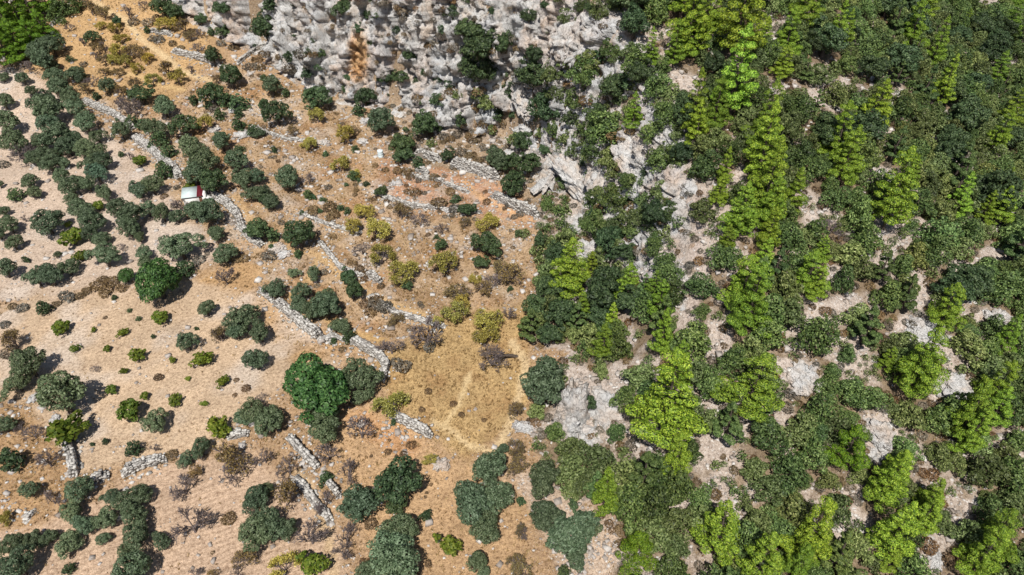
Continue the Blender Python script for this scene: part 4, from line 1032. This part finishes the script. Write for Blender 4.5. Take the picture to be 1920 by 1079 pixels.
# the scrub that covers the right-hand slope between the noted trees
def fill_scrub():
    rng = np.random.default_rng(42); cell = {}; out = []
    def near(x, y, r, f=.52):
        for i in range(int(x // 4) - 2, int(x // 4) + 3):
            for j in range(int(y // 4) - 2, int(y // 4) + 3):
                for (a, b, c) in cell.get((i, j), ()):
                    if (a - x) ** 2 + (b - y) ** 2 < ((c + r) * f) ** 2: return True
        return False
    def put(x, y, r): cell.setdefault((int(x // 4), int(y // 4)), []).append((x, y, r))
    for p in PLANTS:
        put(p['x'], p['y'], p['w'] * (.40 if 'pine' in p['kind'] else .5))
    n = 34000; X = rng.uniform(-12, 125, n); Y = rng.uniform(16, 215, n); Zv = zq(X, Y)
    px, py, dep = project(X, Y, Zv)
    qx = px + 10 * fbm2(X, Y, 3, 3, 51); qy = py + 10 * fbm2(X, Y, 3, 3, 52)
    inr = in_poly(qx, qy, Z_RIGHT); gp = gap_field(qx, qy); e = 1.0
    sl = np.hypot(zq(X + e, Y) - zq(X - e, Y), zq(X, Y + e) - zq(X, Y - e)) / (2 * e)
    clump = fbm2(X, Y, 11, 3, 53); thin = fbm2(X, Y, 5.0, 3, 29)
    size = (1.3 + 2.6 * rng.random(n) ** 1.3) * (1 + .25 * clump)
    order = np.argsort(-size)
    for i in order:
        if not inr[i] or gp[i] > -.22 * size[i] / 2.2: continue
        w = size[i]
        if thin[i] > .16 and rng.random() < .8: continue
        if sl[i] > 2.6 and rng.random() < .5: continue
        if near(X[i], Y[i], w / 2): continue
        put(X[i], Y[i], w / 2)
        kind = 'oak_shrub' if rng.random() < .5 + .5 * clump[i] else 'mastic_shrub'
        if rng.random() < .05: kind = 'young_conifer'; w = rng.uniform(1.6, 3.4)
        elif w > 2.2 and py[i] < 600 and rng.random() < .07: kind = 'oak_tree'; w = rng.uniform(3.2, 5.4)
        elif w > 2.0 and py[i] < 420 and rng.random() < .05: kind = 'pine_tree'; w = rng.uniform(2.4, 4.2)
        elif w < 1.9 and rng.random() < .55: kind = rng.choice(['cushion_shrub', 'grey_cushion_shrub', 'rusty_cushion_shrub']); w *= .6
        out.append(dict(kind=kind, x=X[i], y=Y[i], w=w, px=px[i], py=py[i], wp=w * F_PX / dep[i]))
    # small undergrowth in what is left between them
    n = 30000; X = rng.uniform(-12, 110, n); Y = rng.uniform(20, 190, n); px, py, dep = project(X, Y, zq(X, Y))
    qx = px + 10 * fbm2(X, Y, 3, 3, 51); qy = py + 10 * fbm2(X, Y, 3, 3, 52); inr = in_poly(qx, qy, Z_RIGHT); gp = gap_field(qx, qy)
    cntu = 0
    for i in range(n):
        if not inr[i] or gp[i] > .0 or cntu > 3000 or not (-60 < px[i] < 1980 and -60 < py[i] < 1140): continue
        w = rng.uniform(.6, 1.4)
        if near(X[i], Y[i], w / 2, .62): continue
        put(X[i], Y[i], w / 2); cntu += 1
        kind = rng.choice(['oak_shrub', 'mastic_shrub', 'grey_cushion_shrub', 'cushion_shrub', 'rusty_cushion_shrub'], p=[.22, .30, .20, .18, .10])
        out.append(dict(kind=kind, x=X[i], y=Y[i], w=w, px=px[i], py=py[i], wp=w * F_PX / dep[i]))
    # low cushions round the edges of the bare patches, on the cliff foot and on the stony terraces
    n = 9000; X = rng.uniform(-75, 110, n); Y = rng.uniform(24, 165, n); px, py, dep = project(X, Y, zq(X, Y))
    gp = gap_field(px, py); inr = in_poly(px, py, Z_RIGHT); inc = in_poly(px, py, Z_CLIFF) & (py > 150); ter = in_poly(px, py, ZONES[5][1]) | in_poly(px, py, ZONES[10][1])
    cnt = dict(r=0, c=0, t=0)
    for i in range(n):
        if not (0 < px[i] < 1920 and 0 < py[i] < 1079): continue
        w = rng.uniform(.55, 1.25)
        if near(X[i], Y[i], w * .45): continue
        if inr[i] and -.35 < gp[i] < .55 and cnt['r'] < 620: k = 'r'
        elif inc[i] and cnt['c'] < 150: k = 'c'
        elif ter[i] and cnt['t'] < 120 and fbm2(X[i:i + 1], Y[i:i + 1], 5, 2, 56)[0] > -.05: k = 't'; w *= .75
        else: continue
        cnt[k] += 1; put(X[i], Y[i], w * .45)
        kind = rng.choice(['cushion_shrub', 'grey_cushion_shrub', 'rusty_cushion_shrub'], p=[.45, .35, .2] if k != 'c' else [.45, .45, .1])
        out.append(dict(kind=kind, x=X[i], y=Y[i], w=w, px=px[i], py=py[i], wp=w * F_PX / dep[i]))
    return out
PLANTS += fill_scrub()
def rock_plants():
    """scrub that clings to the rock spine and the cliff, rooted where it is seen"""
    rng = np.random.default_rng(63); out = []
    def sow(poly, n, kinds, prob, lo, hi, avoid):
        P = np.array(poly, float); k = 0; tries = 0; got = []
        while k < n and tries < n * 60:
            tries += 1; q = P.min(0) + rng.random(2) * np.ptp(P, axis=0)
            if not in_poly(q[:1], q[1:], P)[0]: continue
            if avoid and gap_field(q[:1], q[1:])[0] > -.15: continue
            if vnoise(np.array([[q[0] / 45, q[1] / 45, 2.5]]))[0] < -.25: continue
            w = rng.uniform(lo, hi)
            d = ray(q[0], q[1]); L = np.linalg.norm(d); h = CL_BVH.ray_cast(Vector((0, 0, H_CAM)), Vector(d / L))
            if h[0] is None: continue
            hp = h[0]; ts = np.linspace(.4, .985, 60)
            if np.any(H_CAM + (hp.z - H_CAM) * ts < zq(hp.x * ts, hp.y * ts) - .3): continue
            if any((a[0] - h[0].x) ** 2 + (a[1] - h[0].y) ** 2 + (a[2] - h[0].z) ** 2 < (.42 * (a[3] + w)) ** 2 for a in got): continue
            got.append((h[0].x, h[0].y, h[0].z, w)); k += 1
            out.append(dict(kind=str(rng.choice(kinds, p=prob)), x=h[0].x + d[0] / L * .12 * w, y=h[0].y + d[1] / L * .12 * w, zfix=h[0].z - .2 * w, w=w, px=q[0], py=q[1], wp=w * F_PX / (h[3] / L)))
    sow([(1000, 110), (1090, 120), (1180, 90), (1270, 240), (1260, 420), (1130, 440), (1060, 300), (1010, 250)], 95, ['oak_shrub', 'mastic_shrub', 'evergreen_shrub', 'cushion_shrub'], [.4, .3, .2, .1], 1.3, 3.4, True)
    sow([(1040, 380), (1260, 380), (1260, 560), (1120, 600), (1040, 470)], 45, ['oak_shrub', 'mastic_shrub', 'cushion_shrub'], [.45, .4, .15], 1.2, 3.0, True)
    sow([(430, -10), (1000, -10), (1020, 60), (960, 240), (740, 230), (600, 150), (450, 80)], 120, ['evergreen_shrub', 'grey_cushion_shrub', 'cushion_shrub', 'rusty_cushion_shrub'], [.4, .28, .22, .1], .5, 1.7, False)
    return out
PLANTS += rock_plants()

for w in WALLS:
    for a, b in zip(w['P'][:-1], w['P'][1:]):
        for t in np.linspace(0, 1, max(2, int(np.hypot(*(b - a)) / 1.5))): THINGS.append((*(a + (b - a) * t), .8, 'wall'))

TONE = {'oak_shrub': .24, 'mastic_shrub': .24, 'broad_pine_tree': .14, 'pine_tree': .14, 'carob_tree': .03}
def stand(p):
    """height of the ground or rock under a plant; on the rock face it moves to where it is seen to root"""
    if 'zfix' in p: return p['zfix']
    z = float(zq(p['x'], p['y'])); x, y = p['x'], p['y']
    if poly_dist(np.array([x]), np.array([y]), CLIFF)[0][0] < 14 and y > 55:
        c = np.array([0, 0, H_CAM]); t = np.array([x, y, z + p['w'] * .25]); d = t - c; L = np.linalg.norm(d); d /= L
        h = CL_BVH.ray_cast(Vector(c), Vector(d))
        if h[0] is not None and h[3] < L - .1:
            q = h[0]; p['x'], p['y'] = q.x + d[0] * .1 * p['w'], q.y + d[1] * .1 * p['w']; return q.z - p['w'] * .12
    return z
def plant_things():
    from collections import defaultdict
    rng = np.random.default_rng(77)
    by = defaultdict(list)
    for p in PLANTS:
        p['seen'] = -25 < p['px'] < 1945 and -25 < p['py'] < 1100
        by[p['kind']].append(p)
    solo = []; rest = []
    for k, L in by.items():
        L.sort(key=lambda p: (not p['seen'], -p['wp']))
        solo += L[:300] if k in ('oak_shrub', 'mastic_shrub', 'cushion_shrub', 'grey_cushion_shrub', 'rusty_cushion_shrub') else L
        if k in ('oak_shrub', 'mastic_shrub', 'cushion_shrub', 'grey_cushion_shrub', 'rusty_cushion_shrub'): rest += L[300:]
    solo = [p for p in solo if p['seen']] ; ids = {id(p) for p in rest}; rest += [p for p in PLANTS if not p['seen'] and id(p) not in ids]
    rest = [p for p in rest if -130 < p['px'] < 2050 and -110 < p['py'] < 1190]
    pts = [(p['x'], p['y'], p['w'] / 2, p['kind']) for p in solo] + THINGS
    PX = np.array([t[0] for t in pts]); PY = np.array([t[1] for t in pts]); PR = np.array([t[2] for t in pts]); PK = [t[3] for t in pts]
    for p in solo:
        k = p['kind']; v = PROTO[k][rng.integers(len(PROTO[k]))]; sc = p['w'] / v[2]
        look, cat = LOOK[k]
        d = np.hypot(PX - p['x'], PY - p['y']) - PR - p['w'] / 2
        near = ''
        for j in np.argsort(d)[:8]:
            if d[j] > .5: break
            if PK[j] != k and PK[j] in SHORT and not ('pine' in k and 'pine' in PK[j]): near = ' beside ' + SHORT[PK[j]]; break
        where = area(p['px'], p['py'])
        patch = 1 + .22 * float(fbm2(np.array([p['x']]), np.array([p['y']]), 14, 2, 71)[0]) * ('shrub' in k) * 2
        tone = float(np.clip(patch * rng.normal(1, TONE.get(k, .16)), .55, 1.55)); hue = rng.normal(0, .06 if 'pine' in k else .05); hz = rng.uniform(.82, 1.18) if k != 'carob_tree' else rng.uniform(.97, 1.03); sxy = rng.uniform(.84, 1.18)
        form = 'tall ' if hz > 1.08 else 'short ' if hz < .92 else ''
        shade = 'bright ' if tone > 1.15 else 'dark ' if tone < .85 else ''
        lab = f"{size_word(k, p['w'])} {form}{shade}{look} {where}{near}"
        if len(lab.replace('-', ' ').split()) > 15: lab = f"{size_word(k, p['w'])} {shade}{look} {where}{near}"
        if len(lab.replace('-', ' ').split()) > 15: lab = f"{size_word(k, p['w'])} {shade}{look} {where}"
        z = stand(p); rot = (0, 0, rng.uniform(0, 6.283)); s3 = (sc * sxy, sc / sxy, sc * hz); colr = (tone * (1 + hue), tone, tone * (1 - hue), 1)
        if v[0] is None:
            o = link(k, v[1], None, (p['x'], p['y'], z), rot, s3); o.color = colr
        else:
            o = link(k, None, None, (p['x'], p['y'], z), rot, s3); o.empty_display_size = .3
            link('stem' if 'shrub' in k else 'trunk', v[0], o); c = link('branches' if k in ('bare_tree', 'dead_tree') else 'crown', v[1], o); c.color = colr
        tag(o, lab, cat, f"{look}s {where}")
    return rest
REST = plant_things()

def far_scrub():
    """the scrub beyond the individually built plants, and what lies just outside the picture: one mass"""
    rng = np.random.default_rng(5); by = {}
    cache = {}
    for p in REST:
        k = p['kind']; v = PROTO[k][rng.integers(len(PROTO[k]))][1]; by.setdefault(v.materials[0].name, []).append((v, p))
        if v.name not in cache:
            a = np.zeros(len(v.vertices) * 3, np.float32); v.vertices.foreach_get('co', a); cache[v.name] = a.reshape(-1, 4, 3) if len(v.vertices) % 4 == 0 else None
    for mname, L in by.items():
        Vs = []
        for v, p in L:
            q = cache[v.name]
            if q is None or len(v.polygons) * 4 != len(v.vertices): continue
            sc0 = p['w'] / PROTO[p['kind']][0][2]; nk = min(len(q), int(70 + 330 * min(1.2, sc0) ** 1.6)); gro = min(2.2, math.sqrt(len(q) / nk) * .85); q = q[rng.permutation(len(q))[:nk]]
            c = q.mean(1, keepdims=True); q = c + (q - c) * gro
            sc = p['w'] / PROTO[p['kind']][0][2]; a = rng.uniform(0, 6.28); ca, sa = math.cos(a), math.sin(a)
            q = np.stack([q[..., 0] * ca - q[..., 1] * sa, q[..., 0] * sa + q[..., 1] * ca, q[..., 2]], -1) * sc
            zz = stand(p); Vs.append(q + np.array([p['x'], p['y'], zz]))
        if not Vs: continue
        V = np.concatenate(Vs).reshape(-1, 3)
        o = link('scrub_cover', mk_mesh('scrub_cover', V, np.arange(len(V)).reshape(-1, 4), None, [bpy.data.materials[mname]]))
        tag(o, 'low scrub covering the ground between the larger bushes', 'scrub', None, 'stuff')
far_scrub()

# ------------------------------------------------------------------ rocks on the slope
def rocks():
    rng = np.random.default_rng(11)
    spec = [  # photograph x, y, width, height, thickness ratio, label
        (1080, 772, 56, 64, 2.6, 'tall white cracked limestone outcrop above the bushes'),
        (1064, 806, 46, 48, 1.8, 'lower step of the white limestone outcrop'),
        (1135, 765, 60, 75, .5, 'grey broken slab beside the tall white outcrop'),
        (1090, 825, 60, 42, .5, 'flat white rock patch below the tall outcrop'),
        (1030, 335, 34, 95, .9, 'pale rock pillar at the end of the grey terrace wall'),
        (1092, 345, 46, 95, .9, 'steep striped rock pillar on the spine'),
        (1125, 332, 46, 60, .7, 'blocky white rock beside the striped pillar'),
        (1082, 425, 24, 70, .8, 'thin white rock rib low on the spine'),
        (1105, 475, 56, 50, .6, 'white rock shelf above a bright pine'),
        (1190, 300, 52, 70, .6, 'large white rock face above the stony path'),
        (1122, 560, 54, 40, .6, 'white rock ledge under two pines'),
        (1088, 75, 92, 58, .5, 'wide rounded limestone slab beside the cliff'),
        (1020, 30, 38, 75, .9, 'pale rock tower at the cliff edge'),
        (985, 190, 36, 60, .8, 'white rock step under a dark oak'),
        (1200, 272, 34, 26, .6, 'small white rock knob on the upper slope'),
        (1655, 337, 46, 30, .5, 'flat pinkish slab behind a broad pine'),
        (1508, 712, 60, 46, .4, 'striped grey slab among dark scrub'),
        (1730, 625, 70, 40, .45, 'tilted layered slab on the right slope'),
        (1868, 598, 54, 34, .6, 'pale boulder pair near the slope edge'),
        (1785, 728, 62, 48, .5, 'broad fissured slab beside bright pines'),
        (1648, 812, 58, 48, .5, 'rounded fissured dome of pale rock'),
        (980, 803, 34, 18, .5, 'low pale rocks at the terrace corner'),
        (64, 748, 18, 18, .7, 'white boulder beside a large olive'),
        (104, 787, 18, 14, .7, 'white boulder under a yellow-green fig'),
        (830, 872, 30, 24, .8, 'grey boulder heap by the golden terrace'),
        (1650, 855, 40, 26, .35, 'pale scree slab below the rounded dome'),
        (990, 262, 24, 46, .8, 'narrow pale rock behind a dark oak'),
        (520, 468, 26, 20, .5, 'white rock patch beside a dark oak on the terraces'),
        (535, 478, 24, 16, .5, 'jagged white rocks at the broad wall end'),
        (775, 385, 14, 10, .6, 'single white boulder on the red slope'),
        (745, 345, 22, 12, .5, 'pale slab among brown cushions'),
        (440, 205, 18, 22, .6, 'pale rock between small shrubs below the oaks'),
        (405, 245, 22, 18, .6, 'pale rock lump below a fig-green bush'),
        (455, 255, 28, 18, .5, 'flat pale rock on the almond slope'),
        (605, 268, 26, 10, .4, 'flat grey ledge stone on the tan slope'),
        (680, 266, 22, 12, .4, 'grey ledge beside a yellow almond'),
        (690, 228, 26, 16, .5, 'pink-white rocks at the foot of the cliff'),
        (845, 395, 22, 10, .5, 'chalky ledge above the yellow almonds'),
        (1255, 990, 20, 14, .5, 'small pale rock below the scrub'),
        (1750, 1045, 22, 34, .6, 'white rock beside rusty shrubs'),
        (1830, 950, 20, 28, .4, 'pale bare rib between dark shrubs'),
    ]
    for i, (px, py, w, h, zr, lab) in enumerate(spec):
        place_rock(px, py, w, h, 'rock_outcrop', lab, i, zr, rng.uniform(-.5, .5), 'pale limestone outcrops', tilt=i > 1)
rocks()

# ------------------------------------------------------------------ loose stones and dry grass
def loose_cover():
    rng = np.random.default_rng(21); n = 170000
    X = rng.uniform(-115, 105, n); Y = 24 + 150 * rng.random(n) ** 1.25; Zv = zq(X, Y)
    px, py, dep = project(X, Y, Zv); ok = (px > -60) & (px < 1980) & (py > -40) & (py < 1120)
    X, Y, Zv, dep = X[ok], Y[ok], Zv[ok], dep[ok]
    _, loose, fur, grass = ground_colour(X, Y, Zv)
    m = rng.random(len(X)) < np.clip(loose, 0, 1) * .8 * (.35 + 1.3 * sstep(-.1, .35, fbm2(X, Y, 2.4, 3, 62)))
    x, y, z, d = X[m], Y[m], Zv[m], dep[m]
    s = rng.lognormal(-2.25, .5, len(x)) * (.7 + d / 200)
    V, F = stones(np.stack([x, y, z + s * .15], 1), np.clip(s, .05, .55), rng)
    o = link('loose_stones', mk_mesh('loose_stones', V, F, None, [M['loose']])); tag(o, 'pale loose stones strewn over the slope', 'stones', None, 'stuff')
    # dry grass tufts
    n = 210000; X = rng.uniform(-115, 60, n); Y = 24 + 150 * rng.random(n) ** 1.25; Zv = zq(X, Y)
    px, py, dep = project(X, Y, Zv); ok = (px > -60) & (px < 1980) & (py > -40) & (py < 1120)
    X, Y, Zv = X[ok], Y[ok], Zv[ok]
    _, loose, fur, grass = ground_colour(X, Y, Zv)
    m = rng.random(len(X)) < grass * .75
    x, y, z = X[m], Y[m], Zv[m]; k = 5
    b = np.repeat(np.stack([x, y, z], 1), k, 0); nb = len(b)
    a = rng.uniform(0, 6.28, nb); hgt = rng.uniform(.12, .34, nb); ln = rng.uniform(.05, .22, nb); wd = rng.uniform(.03, .06, nb)
    b[:, 0] += rng.normal(0, .07, nb); b[:, 1] += rng.normal(0, .07, nb)
    dx, dy = np.cos(a), np.sin(a)
    p0 = b + np.stack([-dy * wd, dx * wd, 0 * a - .03], 1); p1 = b + np.stack([dy * wd, -dx * wd, 0 * a - .03], 1); p2 = b + np.stack([dx * ln, dy * ln, hgt], 1)
    V = np.stack([p0, p1, p2], 1).reshape(-1, 3)
    pick = fbm2(x, y, 2.5, 3, 61) + rng.normal(0, .25, len(x)) > .12
    T = V.reshape(-1, k * 3, 3)
    for sel, nm, mt, lb in ((~pick, 'dry_grass', 'straw', 'dry golden grass on the terraces'), (pick, 'brown_grass', 'brownstraw', 'withered brown grass on the terraces')):
        Vk = T[sel].reshape(-1, 3)
        o = link(nm, mk_mesh(nm, Vk, None, np.arange(len(Vk)).reshape(-1, 3), [M[mt]])); tag(o, lb, 'grass', None, 'stuff')
loose_cover()

# ------------------------------------------------------------------ the shed, two tanks, the leaning bare tree
def box(x0, x1, y0, y1, z0, z1):
    V = np.array([(x0, y0, z0), (x1, y0, z0), (x1, y1, z0), (x0, y1, z0), (x0, y0, z1), (x1, y0, z1), (x1, y1, z1), (x0, y1, z1)], float)
    return V, np.array([(0, 3, 2, 1), (4, 5, 6, 7), (0, 1, 5, 4), (1, 2, 6, 5), (2, 3, 7, 6), (3, 0, 4, 7)])
M['whitewash'] = plain_mat('whitewash', (.60, .59, .56), (.78, .77, .75), 3, .9, .1)
M['sheet'] = plain_mat('pale_roof_sheet', (.42, .50, .50), (.55, .62, .61), 2, .6, .05)
M['redtile'] = plain_mat('dark_red_roof', (.10, .010, .018), (.17, .022, .03), 7, .7, .3)
M['door'] = plain_mat('brown_door', (.10, .045, .025), (.16, .075, .045), 9, .7, .1)
M['tank'] = plain_mat('pale_blue_tank', (.55, .66, .70), (.68, .76, .78), 2, .5, .05)
def shed():
    gx, gy, dep = ground(368, 378); gx, gy = gx[0], gy[0]; z = float(zq(gx, gy)) - .05
    t = link('small_shed', None, None, (gx, gy, z), (0, 0, radians(14)), (.86, .86, .86)); t.empty_display_size = .3
    tag(t, 'small whitewashed field shed with pale sheet roof and dark red strip', 'shed')
    w, d, h = 1.75, 1.15, 1.75
    link('wall', mk_mesh('shed_walls', *join([box(-w, w - .9, -d, -d + .2, -.4, h), box(w - .35, w, -d, -d + .2, -.4, h), box(w - .9, w - .35, -d, -d + .2, 1.55, h), box(-w, w, d - .2, d, -.4, h + .35),
         box(-w, -w + .2, -d + .2, d - .2, -.4, h + .1), box(w - .2, w, -d + .2, d - .2, -.4, h + .1)]), None, [M['whitewash']]), t)
    def roof(x0, x1, mat, name, lift=0):
        V, F = box(x0, x1, -d - .2, d + .15, h + .02 + lift, h + .1 + lift); V[:, 2] += (V[:, 1] + d) * .19
        return link(name, mk_mesh(name, V, F, None, [mat]), t)
    roof(-w - .15, w - 1.1, M['sheet'], 'sheet_roof'); r = roof(w - 1.098, w - .1, M['redtile'], 'red_roof_strip', .02)
    for k in range(4):
        x = w - .98 + k * .22; V, F = tube([(x, -d - .19, h + .14), (x, d + .14, h + .14 + .19 * (2 * d + .34))], [.05, .05], 6); V[:, 2] += .0
        link('roof_tile', mk_mesh('roof_tile_row', V, F, None, [M['redtile']]), r)
    link('parapet', mk_mesh('parapet', *box(w - .098, w + .25, -d - .1, d + .2, -.4, h + .28), None, [M['whitewash']]), t)
    dr = link('door', mk_mesh('door', *box(w - .89, w - .36, -d + .05, -d + .1, 0, 1.54), None, [M['door']]), t)
    link('handle', mk_mesh('door_handle', *box(w - .46, w - .42, -d + .0, -d + .045, .75, .9), None, [M['twigpale']]), dr)
    # low white wall running on from the shed
    gx2, gy2, _ = ground(384, 376); t2 = link('low_white_wall', None, None, (gx2[0], gy2[0], float(zq(gx2[0], gy2[0]))), (0, 0, radians(-38)))
    tag(t2, 'low whitewashed wall beside the small shed', 'wall')
    link('wall_body', mk_mesh('low_wall', *box(-1.7, 1.7, -.35, .35, -.5, .95), None, [M['whitewash']]), t2); link('coping', mk_mesh('coping', *box(-1.76, 1.76, -.41, .41, .952, 1.04), None, [M['whitewash']]), t2)
shed()
def tank(px, py, r, h, lab):
    gx, gy, _ = ground(px, py); z = float(zq(gx[0], gy[0])); t = link('water_tank', None, None, (gx[0], gy[0], z)); tag(t, lab, 'tank')
    a = np.linspace(0, 2 * pi, 21)[:-1]; prof = [(0, -.1), (r * .96, -.1), (r, .05), (r, h * .33), (r * .96, h * .35), (r, h * .37), (r, h * .66), (r * .96, h * .68), (r, h * .7), (r, h * .93), (r * .9, h), (0, h)]
    V = np.array([(p[0] * math.cos(t_), p[0] * math.sin(t_), p[1]) for p in prof for t_ in a]); n = 20
    F = [(i * n + j, i * n + (j + 1) % n, (i + 1) * n + (j + 1) % n, (i + 1) * n + j) for i in range(len(prof) - 1) for j in range(n)]
    link('body', mk_mesh('tank_body', V, np.array(F), None, [M['tank']]), t)
    V2, F2 = tube([(0, 0, h + .002), (0, 0, h + .08)], [r * .42, r * .40], 14); V2 = np.concatenate([V2, [(0, 0, h + .1)]]); T2 = [(14 + j, 14 + (j + 1) % 14, 28) for j in range(14)]
    link('lid', mk_mesh('tank_lid', V2, F2, np.array(T2), [M['whitewash']]), t)
tank(714, 294, .45, 1.15, 'small pale blue-white water tank beside the ruined wall end')
tank(351, 17, .8, 1.7, 'pale blue water tank at the edge of the cliff beside an oak')

def fallen_tree():
    gx, gy, _ = ground(968, 668); gx, gy = gx[0], gy[0]; z = float(zq(gx, gy))
    hx, hy, _ = ground(915, 690); d = np.array([hx[0] - gx, hy[0] - gy]); L = np.hypot(*d); d /= L
    t = link('fallen_bare_tree', None, None, (gx, gy, z)); tag(t, 'leaning leafless tree with a thick forked trunk on the golden dry grass terrace', 'tree')
    e3 = np.array([d[0], d[1], .0]); n3 = np.array([-d[1], d[0], 0]); up = np.array([0, 0, 1.0])
    parts = [tube([-.2 * e3 - .3 * up, .6 * e3 + .35 * up, 1.5 * e3 + .8 * up, 2.3 * e3 + 1.1 * up], [.26, .2, .17, .13], 7)]
    for sgn, l in ((-1, 1.5), (1, 1.6), (.2, 1.8)):
        parts.append(tube([1.4 * e3 + .75 * up, 2.0 * e3 + sgn * .5 * n3 + 1.1 * up, (1.5 + l) * e3 + sgn * .95 * n3 + 1.3 * up], [.12, .09, .05], 5))
    V, F = join(parts); link('trunk', mk_mesh('fallen_trunk', V, F, None, [M['bark']]), t)
    for i, (c, s) in enumerate(((3.0 * e3 - .8 * n3, .75), (3.3 * e3 + .6 * n3, .8), (2.6 * e3 + 1.0 * n3, .6))):
        o = link('branches', PROTO['bare_tree'][i][1], t, tuple(c + up * .35), (rng_f.uniform(-.2, .2), .35, i * 1.9), (s, s, s * .8))
rng_f = random.Random(4)
fallen_tree()
